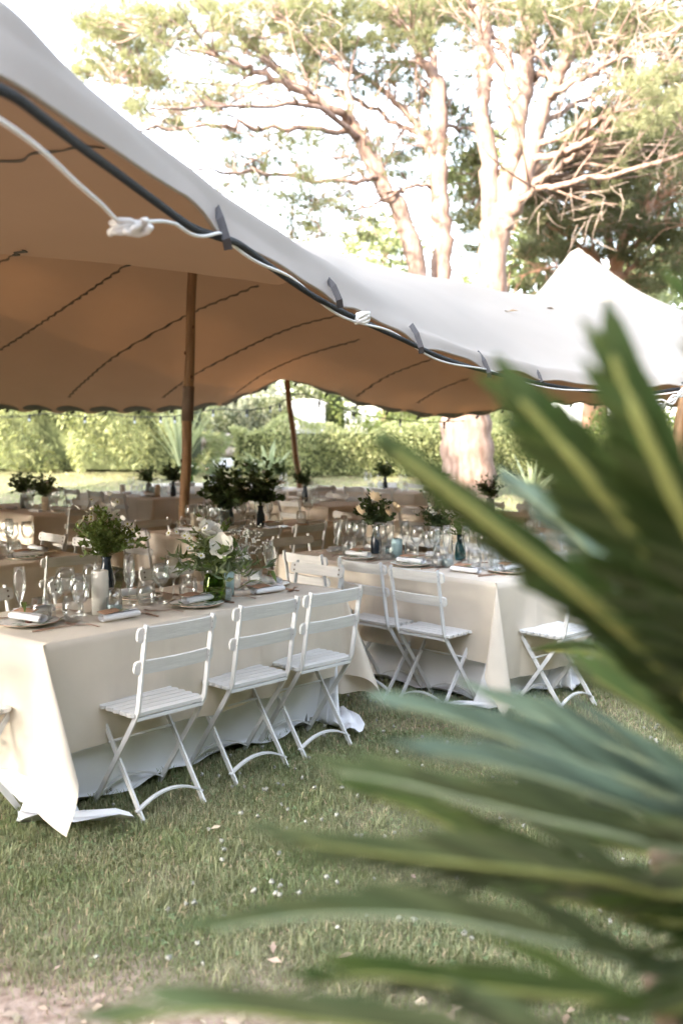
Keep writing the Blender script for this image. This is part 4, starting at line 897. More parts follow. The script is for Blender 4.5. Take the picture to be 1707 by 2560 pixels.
def tree(name, label, base, limbs, crowns, bark, group, twigs=None, seed=1, extra_branch=True, leafm=None):
    """limbs: list of (part name, path, radii); crowns: list of (clump centres, scales, material)."""
    e_ = obj(name, None, None, base, 0, label, 'tree', group); B = Vector(base); allp = []
    for nm, P, rad in limbs:
        mb = MB(); mb.tube([p - B for p in P], rad, 12 if rad[0] > .12 else 8); obj(nm, mb.mesh(nm, bark, True), e_); allp += [tuple(p) for p in P]
    r = random.Random(seed); side = []
    if extra_branch:
        for nm, P, rad in limbs:
            if nm != 'branch' and len(P) < 22: continue
            k = len(P); NB = 12
            for j in range(NB):
                i = int(k * ((.22 if nm == 'branch' else .55) + (.75 if nm == 'branch' else .42) * j / NB)) ; i = max(1, min(k - 1, i)); p = P[i]; t = (P[min(i + 1, k - 1)] - P[i - 1]).normalized(); q_ = Vector((r.gauss(0, 1), r.gauss(0, .8), r.gauss(.25, .7))); q_ = (q_ - t * q_.dot(t)).normalized()
                d = (t * .9 + q_ * .8).normalized(); pts = [p]; L_ = r.uniform(1.0, 2.6)
                for m_ in range(5): d = (d + Vector((r.gauss(0, .16), r.gauss(0, .16), r.gauss(.03, .14)))).normalized(); pts.append(pts[-1] + d * L_ / 5)
                rr_ = min(rad[i] * .45, .030); side.append(('branch', pts, [rr_, rr_ * .85, rr_ * .7, rr_ * .55, rr_ * .4, rr_ * .2]))
        for nm, P, rad in side:
            mb = MB(); mb.tube([p - B for p in P], rad, 6); obj(nm, mb.mesh(nm, bark, True), e_); allp += [tuple(p) for p in P[2:]]
    if side and leafm:
        ends = [(p, .30 + .16 * r.random()) for _, P, _ in side for p in P[3:] if r.random() < .62]
        for m_, lo, hi in leafm:
            sel = [(p, q_) for p, q_ in ends if lo <= p.x < hi]
            if sel: obj('crown', crown_mesh('crown', np.array([tuple(p) for p, _ in sel]) - np.array(B), [q_ for _, q_ in sel], m_, seed + 5), e_)
    A = np.array(allp); tw = MB()
    for cs, sc, m in crowns:
        obj('crown', crown_mesh('crown', np.asarray(cs) - np.array(B), sc, m, seed), e_)
        for c in cs:
            d = np.linalg.norm(A - c, axis=1) + 0.8 * np.maximum(0, A[:, 2] - c[2]); i = int(d.argmin()); a = Vector(A[i]); b = Vector(c)
            if (a - b).length > 4.5: continue
            mid = a.lerp(b, .5) + Vector((r.gauss(0, .12), r.gauss(0, .12), r.gauss(0, .1) + .05))
            L_ = (b - a).length; q0 = min(.026, .008 + .007 * L_); tw.tube([p - B for p in smooth_path([a, mid, b], 3)], [q0, q0 * .9, q0 * .8, q0 * .7, q0 * .55, q0 * .45, q0 * .3], 5, caps=False)
    if tw.v: o = obj('twigs', tw.mesh('twigs', bark, True), e_); o['kind'] = 'stuff'
    if twigs:
        tb = MB()
        for (x, y, D, n, sp) in twigs:                   # bare dead branchlets
            c = at(x, y, D)
            for k in range(int(n * .8)):
                p = c + Vector((r.gauss(0, sp), r.gauss(0, sp), r.gauss(0, sp * .6))); dr = Vector((r.gauss(0, .6), r.gauss(0, .5), r.uniform(-.9, .3))).normalized()
                pts = [p]; 
                for s_ in range(5): dr = (dr + Vector((r.gauss(0, .17), r.gauss(0, .17), r.gauss(-.02, .15)))).normalized(); pts.append(pts[-1] + dr * r.uniform(.08, .16))
                tb.tube([q_ - B for q_ in pts], [.0075, .007, .006, .005, .004, .003], 4, caps=False)
        o = obj('dead_twigs', tb.mesh('dead_twigs', 'twig_pale', True), e_); o['kind'] = 'stuff'
    return e_
def cloud(regions, seed, ok=None):
    r = random.Random(seed); cs = []; sc = []
    for (x0, y0, x1, y1, n, D0, D1, s0) in regions:
        for k in range(int(n * 2.2)):
            x = r.uniform(x0, x1); y = r.uniform(y0, y1); D = r.uniform(D0, D1); cs.append(tuple(at(x, y, D))); sc.append(s0 * r.uniform(.75, 1.5))
    return cs, sc
# -------------------------------------------------- the big many-stemmed pine behind the tent
DT = 22.0
base = at(1170, 1262, DT); base.z = float(gz(base.x, base.y)) - .05
tr = []
P, rad = px_limb([(1172, 1270), (1170, 1190), (1166, 1110), (1164, 1040), (1170, 960), (1178, 900)], DT, DT, 70, 58, .0, 4)
rad[0] *= 1.35; rad[1] *= 1.2; tr.append(('trunk', P, rad))
def L(nm, pts, D0, D1, r0, r1, wig=.03):
    if nm == 'branch': r0, r1 = r0 * .62, r1 * .55
    else: r0, r1 = r0 * .86, r1 * .8
    tr.append((nm,) + px_limb(pts, D0, D1, r0, r1, wig))
L('trunk', [(1160, 940), (1128, 850), (1090, 770), (1049, 694), (1002, 538), (956, 462), (910, 370), (881, 306)], DT, DT - .6, 36, 20)
L('branch', [(881, 306), (835, 272), (740, 222), (640, 178), (560, 145), (470, 115)], DT - .6, DT - 2.5, 19, 8)
L('branch', [(881, 300), (874, 248), (858, 173), (800, 112), (700, 50), (630, -10)], DT - .6, DT - .2, 15, 10)
L('branch', [(895, 338), (800, 322), (653, 318), (544, 316), (392, 318), (330, 335)], DT - .6, DT - 3.5, 13, 5)
L('branch', [(900, 345), (800, 270), (653, 266), (520, 268), (370, 272)], DT - .6, DT - 4.2, 13, 5)
L('branch', [(945, 448), (860, 452), (653, 436), (560, 428), (480, 424)], DT - .5, DT - 3, 11, 5)
L('branch', [(870, 290), (780, 250), (720, 190), (660, 140), (610, 105)], DT - .6, DT + 1, 18, 8)
L('trunk', [(1168, 940), (1140, 850), (1112, 770), (1106, 650), (1100, 540), (1093, 405), (1100, 312), (1095, 202)], DT, DT + .4, 36, 24)
L('branch', [(1095, 210), (1054, 139), (1002, 58), (945, -10)], DT + .4, DT + .2, 20, 15)
L('branch', [(1096, 205), (1077, 133), (1048, 69), (1000, -5)], DT + .4, DT + 1.5, 16, 12)
L('branch', [(1098, 452), (1072, 376), (1037, 312), (991, 254), (915, 197), (850, 170)], DT + .3, DT + 2.2, 20, 9)
L('branch', [(1080, 385), (1040, 330), (973, 300), (887, 243), (800, 215)], DT + .4, DT + 2.6, 13, 8)
L('branch', [(1085, 460), (1030, 468), (991, 480), (945, 505), (887, 520), (800, 517)], DT + .2, DT - 1.5, 9, 4)
L('branch', [(1095, 330), (1150, 310), (1195, 335), (1260, 345)], DT + .4, DT + 1.6, 8, 5)
L('trunk', [(1180, 930), (1205, 840), (1228, 740), (1233, 636), (1240, 530)], DT, DT, 52, 42)
L('trunk', [(1236, 560), (1222, 405), (1205, 289), (1210, 173), (1199, 58), (1172, -10)], DT, DT + .8, 28, 17)
L('trunk', [(1245, 540), (1264, 462), (1288, 376), (1309, 231), (1320, 116), (1334, -10)], DT, DT + .5, 28, 22)
L('trunk', [(1250, 560), (1290, 500), (1320, 393), (1355, 277), (1401, 173), (1436, 46), (1445, -10)], DT - .1, DT - 1.0, 31, 16)
L('branch', [(1314, 365), (1280, 277), (1257, 185), (1205, 98), (1182, 30), (1175, -10)], DT - .3, DT - 1.8, 12, 8)
L('branch', [(1310, 235), (1260, 130), (1210, 40), (1190, -10)], DT + .5, DT + 1.4, 13, 9)
L('branch', [(1328, 376), (1400, 340), (1494, 301), (1574, 254), (1707, 133), (1780, 70)], DT - .4, DT - 3.0, 14, 8)
L('branch', [(1326, 400), (1400, 384), (1465, 353), (1551, 295), (1707, 254), (1790, 235)], DT - .4, DT - 3.5, 15, 8)
L('branch', [(1306, 480), (1360, 440), (1407, 410), (1453, 370), (1540, 310), (1640, 200)], DT - .2, DT - 2.2, 15, 6)
L('branch', [(1290, 510), (1330, 478), (1378, 462), (1522, 439), (1707, 384), (1800, 360)], DT - .2, DT - 3.2, 14, 8)
L('branch', [(1330, 200), (1436, 133), (1500, 108), (1580, 69), (1655, 0), (1690, -30)], DT + .5, DT - 1.5, 16, 11)
L('branch', [(1372, 240), (1440, 200), (1520, 160), (1620, 100), (1730, 60)], DT - .7, DT - 2.6, 14, 8)
L('branch', [(1345, 320), (1440, 260), (1560, 215), (1720, 180)], DT - .5, DT + 1.4, 11, 6)
L('branch', [(1385, 210), (1320, 100), (1290, 40), (1260, -20)], DT - .8, DT + .8, 9, 6)
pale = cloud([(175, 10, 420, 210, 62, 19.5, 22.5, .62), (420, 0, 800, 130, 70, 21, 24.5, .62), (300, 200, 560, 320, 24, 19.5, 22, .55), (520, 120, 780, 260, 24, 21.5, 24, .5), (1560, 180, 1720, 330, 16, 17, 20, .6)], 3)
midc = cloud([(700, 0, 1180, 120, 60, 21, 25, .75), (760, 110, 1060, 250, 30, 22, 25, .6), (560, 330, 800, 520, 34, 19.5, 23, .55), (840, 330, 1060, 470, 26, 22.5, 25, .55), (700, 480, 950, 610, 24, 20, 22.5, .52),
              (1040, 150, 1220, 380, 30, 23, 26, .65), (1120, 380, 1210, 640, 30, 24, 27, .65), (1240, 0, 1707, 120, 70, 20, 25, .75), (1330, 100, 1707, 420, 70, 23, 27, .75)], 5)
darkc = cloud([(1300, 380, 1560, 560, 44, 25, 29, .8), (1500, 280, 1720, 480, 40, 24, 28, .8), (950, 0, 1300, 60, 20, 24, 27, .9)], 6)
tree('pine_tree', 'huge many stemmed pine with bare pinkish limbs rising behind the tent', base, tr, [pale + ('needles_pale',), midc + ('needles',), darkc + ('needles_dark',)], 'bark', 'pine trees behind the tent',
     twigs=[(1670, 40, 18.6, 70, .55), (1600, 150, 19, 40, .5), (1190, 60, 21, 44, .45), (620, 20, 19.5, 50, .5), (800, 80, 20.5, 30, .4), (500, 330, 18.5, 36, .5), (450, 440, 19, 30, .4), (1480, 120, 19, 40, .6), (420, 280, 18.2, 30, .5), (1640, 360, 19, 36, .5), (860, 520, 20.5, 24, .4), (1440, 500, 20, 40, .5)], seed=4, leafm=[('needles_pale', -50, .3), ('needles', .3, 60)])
# -------------------------------------------------- the redder pine behind it on the right
DP = 30.0; tr = []; base2 = at(1475, 1180, DP); base2.z = float(gz(base2.x, base2.y)) - .05
P, rad = px_limb([(1475, 1190), (1490, 1000), (1512, 820), (1534, 682)], DP, DP, 34, 24, .02); tr.append(('trunk', P, rad))
L('trunk', [(1534, 690), (1551, 624), (1580, 572), (1609, 532), (1660, 490), (1740, 430)], DP, DP - 2, 20, 9)
L('branch', [(1536, 680), (1518, 580), (1520, 520), (1540, 440), (1545, 360)], DP, DP + .5, 16, 8)
L('branch', [(1528, 700), (1482, 642), (1430, 600), (1378, 567), (1330, 520)], DP, DP - 1.5, 13, 5)
L('branch', [(1545, 650), (1600, 600), (1640, 560), (1720, 545)], DP, DP - 1, 12, 6)
L('branch', [(1538, 700), (1590, 660), (1650, 640), (1720, 632)], DP, DP + 1, 12, 6)
L('branch', [(1520, 720), (1450, 680), (1380, 668), (1300, 690)], DP, DP + 1, 9, 4)
L('branch', [(1560, 610), (1640, 520), (1680, 400), (1700, 330)], DP, DP + 1, 10, 5)
c1 = cloud([(1300, 470, 1720, 640, 120, 28, 33, .95), (1320, 640, 1480, 720, 22, 29, 33, .8), (1560, 640, 1730, 740, 30, 29, 33, .8), (1400, 300, 1720, 480, 60, 30, 34, 1.0)], 12)
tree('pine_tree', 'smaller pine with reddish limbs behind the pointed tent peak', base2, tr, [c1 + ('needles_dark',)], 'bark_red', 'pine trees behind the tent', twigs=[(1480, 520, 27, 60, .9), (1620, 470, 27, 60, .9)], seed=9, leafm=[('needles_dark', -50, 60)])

# -------------------------------------------------- leafy masses
def leaf_cloud(n, fn, L_, W_, seed, droop=0.0, up=0.0):
    """n diamond leaves; fn(r, n) -> positions and outward directions."""
    r = np.random.default_rng(seed); p, nrm = fn(r, n); d = nrm + r.normal(size=(n, 3)) * .6 + np.array([0, 0, up - droop]); d /= np.linalg.norm(d, axis=1)[:, None]
    s_ = np.cross(d, r.normal(size=(n, 3))); s_ /= np.linalg.norm(s_, axis=1)[:, None]; k = np.cross(d, s_); LL = (L_ * r.uniform(.6, 1.3, n))[:, None]; WW = (W_ * r.uniform(.7, 1.3, n))[:, None]
    V = np.stack([p, p + d * LL * .45 + s_ * WW + k * LL * .08, p + d * LL - k * LL * .1, p + d * LL * .45 - s_ * WW + k * LL * .08], 1).reshape(-1, 3)
    o = np.arange(n)[:, None] * 4; F = np.concatenate([o + np.array([[0, 1, 2]]), o + np.array([[0, 2, 3]])], 1).reshape(-1, 3)
    return V, F
def box_shell(w_, d_, h_, lump=.18, round_=.25, seed=0):
    def fn(r, n):
        face = r.choice(4, n, p=[.58, .26, .08, .08]); u = r.uniform(-1, 1, n); v = r.uniform(0, 1, n); dep = r.uniform(0, 1, n) ** 2.0 * .45
        p = np.zeros((n, 3)); nn = np.zeros((n, 3))
        m0 = face == 0; p[m0] = np.stack([u[m0] * w_ / 2, -d_ / 2 + dep[m0] * .8, v[m0] * h_], 1); nn[m0] = (0, -1, .3)
        m1 = face == 1; p[m1] = np.stack([u[m1] * w_ / 2, (v[m1] - .5) * d_, h_ - dep[m1] * .7], 1); nn[m1] = (0, -.2, 1)
        for q_, s_ in ((2, -1), (3, 1)):
            mm = face == q_; p[mm] = np.stack([np.full(mm.sum(), s_ * w_ / 2), u[mm] * d_ / 2, v[mm] * h_], 1); nn[mm] = (s_, 0, .3)
        lum = lump * (np.sin(p[:, 0] * 2.1 + seed) + .7 * np.sin(p[:, 0] * 4.7 + p[:, 2] * 3.1 + seed) + .5 * np.sin(p[:, 2] * 5.3 + p[:, 0] * 1.3))
        p += nn * lum[:, None]; top = np.clip((p[:, 2] / h_ - .75) / .25, 0, 1); p[:, 1] += top ** 2 * round_ * np.sign(-p[:, 1]); p[:, 2] = np.maximum(p[:, 2], .02)
        return p, nn
    return fn
def ball_shell(rx, ry, rz, lump=.2, seed=0, low=-.35):
    def fn(r, n):
        d = r.normal(size=(n, 3)); d[:, 2] = np.abs(d[:, 2]) * np.where(r.uniform(size=n) < .8, 1, low); d /= np.linalg.norm(d, axis=1)[:, None]
        lum = 1 + lump * (np.sin(d[:, 0] * 6 + seed) * np.sin(d[:, 2] * 7 + seed * 2) + .6 * np.sin(d[:, 1] * 9 + d[:, 0] * 5 + seed)) - r.uniform(0, 1, n) ** 2 * .5
        p = d * lum[:, None] * np.array([rx, ry, rz]); p[:, 2] += rz * .45; p[:, 2] = np.maximum(p[:, 2], .02); return p, d
    return fn
def core(w_, d_, h_, nm='dark_core'):  # solid dark core added inside a shrub to block light
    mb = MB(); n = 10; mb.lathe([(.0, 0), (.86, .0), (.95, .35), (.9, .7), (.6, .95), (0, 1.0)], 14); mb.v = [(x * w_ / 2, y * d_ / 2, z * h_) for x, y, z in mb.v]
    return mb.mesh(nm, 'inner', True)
def hedge(x, y, w_, d_, h_, n, Ls, Ws, m, label, seed, rz=0, droop=.0, lump=.18, name='hedge', cat='hedge', group=None, corek=.86):
    e_ = obj(name, None, None, (x, y, float(gz(x, y))), rz, label, cat, group)
    V, F = leaf_cloud(n, box_shell(w_, d_, h_, lump, .25, seed), Ls, Ws, seed, droop); obj('foliage', np_mesh('foliage', V, F, m), e_)
    mb = MB(); mb.box((0, .1, h_ * corek / 2), (w_ * .96, d_ * .62, h_ * corek)); obj('dark_core', mb.mesh('dark_core', 'inner'), e_); return e_  # dark box added inside the leaves as a light block
def bush(x, y, rx, rz_, n, Ls, Ws, m, label, seed, group='garden shrubs', z=None, name='shrub', cat='shrub', lump=.2):
    e_ = obj(name, None, None, (x, y, float(gz(x, y)) if z is None else z), 0, label, cat, group)
    V, F = leaf_cloud(n, ball_shell(rx, rx * .8, rz_, lump, seed), Ls, Ws, seed); obj('foliage', np_mesh('foliage', V, F, m), e_)
    obj('dark_core', core(rx * 1.35, rx * 1.1, rz_ * 1.15), e_); return e_
hedge(-11.2, 27.5, 15.0, 3.2, 3.9, 34000, .20, .022, 'hedge_leaf', 'big sunlit pale green hedge with drooping leaves behind the left tables', 3, rz=R(-4), droop=.9, lump=.7)
hedge(2.0, 25.8, 9.6, 1.4, 1.25, 15000, .085, .028, 'hedge_leaf', 'clipped sunny hedge behind the far tables in the middle', 8, rz=R(-2), lump=.16)
bush(-4.6, 34.5, 2.0, 1.45, 5200, .13, .04, 'shrub_grey', 'grey green shrub on the bank above the pale rocks', 5)
bush(-2.4, 35.5, 1.9, 1.7, 5200, .13, .045, 'shrub_grey', 'grey shrub with pale flowers left of the white block pillar', 6)
bush(-0.9, 36.5, 1.6, 2.2, 4200, .14, .05, 'shrub_leaf', 'dark green shrub beside the white block pillar', 7)
bush(2.6, 34.5, 1.7, 1.4, 4200, .13, .045, 'shrub_leaf', 'green shrub right of the white block pillar', 17)
bush(4.9, 27.5, 1.5, 1.2, 5000, .10, .035, 'hedge_leaf', 'light green shrub just right of the thick pine trunk', 18)
bush(7.4, 25, 1.7, 1.25, 5000, .10, .035, 'shrub_leaf', 'green shrub behind the palm at the right', 19)
bush(9.6, 22.5, 2.1, 1.7, 6000, .10, .035, 'hedge_leaf', 'yellow green shrub at the right edge under the tent hem', 20)
bush(4.6, 36, 1.9, 1.7, 3800, .15, .05, 'hedge_leaf', 'bright shrub behind the clipped hedge near the trunk', 22)
# background trees that close the view
mat('far_leaf', (0.10, 0.125, 0.055), 0.7, island=0.45, trans=(0.2, 0.24, 0.08), trans_w=0.3)
mat('far_pale', (0.20, 0.23, 0.12), 0.7, island=0.4, trans=(0.32, 0.36, 0.16), trans_w=0.3)
def broad(x, y, h_, r_, n, m, label, seed, Ls=.26):
    e_ = obj('broadleaf_tree', None, None, (x, y, float(gz(x, y)) - .05), 0, label, 'tree', 'background trees'); rr = random.Random(seed)
    mb = MB(); mb.tube(smooth_path([(0, 0, 0), (.1, 0, h_ * .3), (-.1, .1, h_ * .62), (0, 0, h_ * .9)], 4), [.24, .23, .22, .2, .19, .18, .16, .14, .12, .1, .08, .06, .04], 8); obj('trunk', mb.mesh('trunk', 'bark', True), e_)
    Vs = []; Fs = []; o = 0; K_ = 16; tb = []
    for k in range(K_):
        a = k * 2.4; f = rr.uniform(.30, .97); rad_ = r_ * math.sin(math.pi * min(.96, f)) ** .6 * rr.uniform(.35, .85); c = np.array([math.cos(a) * rad_, math.sin(a) * rad_, h_ * f]); s_ = r_ * rr.uniform(.30, .48)
        V, F = leaf_cloud(n // K_, ball_shell(s_, s_, s_ * .75, .25, k, -1), Ls, Ls * .36, seed * 31 + k); V = V + c - np.array([0, 0, s_ * .3]); Vs.append(V); Fs.append(F + o); o += len(V)
        b_ = MB(); b_.tube([(0, 0, h_ * f * .6), (c[0] * .5, c[1] * .5, c[2] * .82), tuple(c)], [.07, .05, .025], 6); obj('branch', b_.mesh('branch', 'bark', True), e_)
    obj('crown', np_mesh('crown', np.concatenate(Vs), np.concatenate(Fs), m), e_)
for k, (x, y, h_, r_, n, m, lab) in enumerate([
    (2.0, 47, 10.2, 3.2, 5200, 'far_pale', 'pale hazy tree just above the tent left of the pine stems'), (7.0, 44, 12.5, 3.2, 6200, 'far_leaf', 'tall green tree glimpsed between the pine stems'),
    (14.5, 46, 15, 4.2, 5200, 'far_pale', 'tall dark tree behind the reddish pine'), (21, 43, 14, 4.5, 6000, 'far_pale', 'green tree at the right edge behind the tent peak'),
    (-6, 48, 7.0, 3.4, 4200, 'far_pale', 'rounded pale tree far behind the rock bank'), (-16, 46, 7.0, 3.6, 4200, 'far_leaf', 'rounded tree behind the left hedge'), (11.5, 38, 7, 2.6, 4200, 'far_pale', 'yellow green tree at the right under the tent hem')]):
    broad(x, y, h_, r_, n, m, lab, 60 + k)
# plants with long leaves
def rosette(x, y, n, L0, L1, W_, m, label, name, seed, spread=1.0, z=None, tuft=1.0):
    r = random.Random(seed); e_ = obj(name, None, None, (x, y, float(gz(x, y)) if z is None else z), 0, label, 'plant', 'garden plants with long leaves')
    for k in range(n):
        a = r.uniform(0, 6.283); L_ = r.uniform(L0, L1); out = r.uniform(.15, .75) * spread; vs = []; N_ = 7
        for i in range(N_):
            t = i / (N_ - 1); h_ = L_ * (t - .5 * out * t * t); d = L_ * out * t ** 1.3; wd = W_ * math.sin(math.pi * (.10 + .88 * t)) ** .7
            c = Vector((math.cos(a) * d, math.sin(a) * d, h_)); s_ = Vector((-math.sin(a), math.cos(a), 0)) * wd; vs += [c - s_ + Vector((0, 0, wd * .4)), c, c + s_ + Vector((0, 0, wd * .4))]
        me = MB().add(vs, [f for i in range(N_ - 1) for f in ((3 * i, 3 * i + 1, 3 * i + 4, 3 * i + 3), (3 * i + 1, 3 * i + 2, 3 * i + 5, 3 * i + 4))]).mesh('leaf', m, True); obj('leaf', me, e_)
p = at(672, 1190, 24); rosette(p.x, 24, 38, .7, 1.25, .05, 'strap_leaf', 'pale broad leaved clump beside the slim tent pole', 'strap_leaf_plant', 3, 1.1)
p = at(455, 1190, 25); rosette(p.x, 25, 60, 1.5, 2.5, .022, 'strap_leaf', 'tall spiky grass clump behind the wooden pole', 'spiky_plant', 4, .75)
p = at(1330, 1190, 20); rosette(p.x, 20, 30, .8, 1.3, .03, 'strap_leaf', 'greyish spiky plant behind the palm tips', 'spiky_plant', 6, 1.1)
# pale rocks along the bank, built one by one
mat('rock', (0.46, 0.38, 0.33), 0.9, var=.16, scale=3, bump=.5, bscale=9)
mat('gravel', (0.62, 0.59, 0.55), 0.95, var=.12, scale=3, bump=.3, bscale=40)
rw = obj('stone_wall', None, None, (-4.4, 31.5, float(gz(-4.4, 31.5))), 0, 'low wall of pale pinkish rocks along the garden bank', 'wall')
rr = random.Random(5)
for row in range(2):
    x = -2.6 + row * .15
    while x < 2.9:
        w_ = rr.uniform(.35, .75); h_ = rr.uniform(.30, .42); mb = MB(); vs = []
        mb.lathe([(0, 0), (.42, .02), (.52, .25), (.5, .7), (.36, .96), (0, 1)], 9); mb.v = [(a * w_ * (1 + .12 * math.sin(a * 9 + x * 7)), b * .55 * (1 + .1 * math.sin(c * 5 + x)), c * h_) for a, b, c in mb.v]
        obj('stone', mb.mesh('stone', 'rock', True), rw, (x + w_ / 2, rr.uniform(-.08, .08), row * .32), rr.uniform(-.1, .1)); x += w_ * .93
# sunlit path on the slope
pv = []; pf = []
for i in range(13):
    t = i / 12; x = -7.5 + 7.0 * t; yc = 29.2 - .5 * math.sin(t * 3)
    for d in (-1.3, -.4, .5, 1.3): pv.append((x, yc + d, float(gz(x, yc + d)) + .03))
for i in range(12):
    for j in range(3): a = i * 4 + j; pf.append((a, a + 4, a + 5, a + 1))
obj('path', MB().add(pv, pf).mesh('path', 'gravel', True), kind='structure')
# white block pillar on the bank
mat('white_block', (0.42, 0.43, 0.44), 0.8, var=.05, scale=5); mat('mortar', (0.20, 0.205, 0.21), 0.9)
pb = at(768, 1100, 33); pz = float(gz(pb.x, 33)); top = at(768, 1000, 33).z; bp_ = obj('block_pillar', None, None, (pb.x, 33, pz), R(6), 'white block built pillar with rounded top above the clipped hedge', 'pillar')
mb = MB(); mb.box((0, 0, (top - pz - .12) / 2), (1.06, .9, top - pz - .12)); obj('core', mb.mesh('core', 'mortar'), bp_)
bl = MB().box((0, 0, 0), (.255, .1, .30)).mesh('block', 'white_block'); bs = MB().box((0, 0, 0), (.1, .21, .30)).mesh('block', 'white_block'); zt = top - pz - .30; row = 0
while zt > .2:
    for k in range(4):
        obj('block', bl, bp_, (-.405 + .27 * k, -.435, zt))
        for s_ in (-1, 1): obj('block', bs, bp_, (s_ * .515, -.33 + .225 * k, zt))
    zt -= .325; row += 1
mb = MB(); vs = [];
for i in range(13):
    x = -.60 + 1.2 * i / 12; z = .13 * (1 - (x / .6) ** 4)
    vs += [(x, -.52, 0), (x, -.52, z + .02), (x, .52, z + .02), (x, .52, 0)]
mb.add(vs, [(i * 4 + j, i * 4 + (j + 1) % 4, i * 4 + 4 + (j + 1) % 4, i * 4 + 4 + j) for i in range(12) for j in range(4)] + [(3, 2, 1, 0), (48, 49, 50, 51)])
c_ = obj('cap', mb.mesh('cap', 'white_block'), bp_, (0, 0, top - pz - .135))
# -------------------------------------------------- festoon lights under the far hem
cable = []; e_ = obj('string_lights', None, None, (-1, 15.2, 1.9), 0, 'dark cable of festoon bulbs hanging under the far tent hem', 'lights')
pts = [at(x, y, 15.4) for x, y in ((-80, 1040), (40, 1042), (125, 1034), (213, 1041), (275, 1036), (337, 1042), (440, 1040), (533, 1024), (617, 1025), (680, 1016), (745, 985), (800, 1000), (880, 1030), (960, 1045), (1060, 1055), (1160, 1052))]
OFF = Vector((-1, 15.2, 1.9)); fine = smooth_path(pts, 8); mb = MB(); mb.tube([p - OFF for p in fine], .008, 5); obj('cable', mb.mesh('cable', 'clip', True), e_)
mat('bulb', (0.45, 0.5, 0.55), 0.2, spec=.5)
sk = lm('socket', [(0, .02), (.018, .018), (.02, -.03), (.016, -.045), (0, -.045)], 'clip', 10); bu = lm('bulb', [(.010, -.045), (.018, -.06), (.019, -.075), (.012, -.09), (0, -.095)], 'bulb', 12)
for (x, y) in [(74, 1036), (213, 1040), (337, 1041), (402, 1040), (437, 1040), (533, 1024), (617, 1025), (676, 1014), (700, 1010), (798, 1002), (884, 1030), (1000, 1048), (1110, 1054)]:
    p = at(x, y, 15.4) - OFF; s_ = obj('socket', sk, e_, p + Vector((0, 0, -.02))); obj('bulb', bu, s_)
# ================================================================== THE PALM CLOSE TO THE VIEWER
mat('palm_leaf', (0.042, 0.072, 0.018), 0.45, island=0.35, trans=(0.12, 0.17, 0.03), trans_w=0.18, spec=.4)
mat('palm_teal', (0.10, 0.145, 0.115), 0.5, island=0.55, trans=(0.25, 0.32, 0.2), trans_w=0.2)
mat('palm_olive', (0.062, 0.088, 0.040), 0.5, island=0.6, trans=(0.16, 0.2, 0.06), trans_w=0.2)
mat('rachis', (0.15, 0.16, 0.045), 0.5); mat('rachis_pale', (0.18, 0.21, 0.12), 0.5)
mat('palm_trunk', (0.16, 0.11, 0.07), 0.95, bump=.8, bscale=20)
PO = at(2040, 2090, 1.25); pal = obj('palm', None, None, (PO.x, PO.y, 0), 0, 'dark green feather palm close up at the right edge', 'palm'); PB = Vector((PO.x, PO.y, 0))
mb = MB(); mb.tube([(0, 0, -.02), (0, 0, PO.z * .35), (0, 0, PO.z * .75), (0, 0, PO.z - .04)], [.17, .15, .16, .09], 14); obj('trunk', mb.mesh('trunk', 'palm_trunk', True), pal)
for k in range(40):                                       # old leaf bases round the stem
    a = k * 2.4; z = PO.z * (.06 + .86 * k / 40); b_ = MB(); b_.rect([(math.cos(a) * .13, math.sin(a) * .13, z), (math.cos(a) * .19, math.sin(a) * .19, z + .07), (math.cos(a) * .20, math.sin(a) * .20, z + .11)], (-math.sin(a), math.cos(a), 0), .035, .012); obj('leaf_base', b_.mesh('leaf_base', 'palm_trunk'), pal)
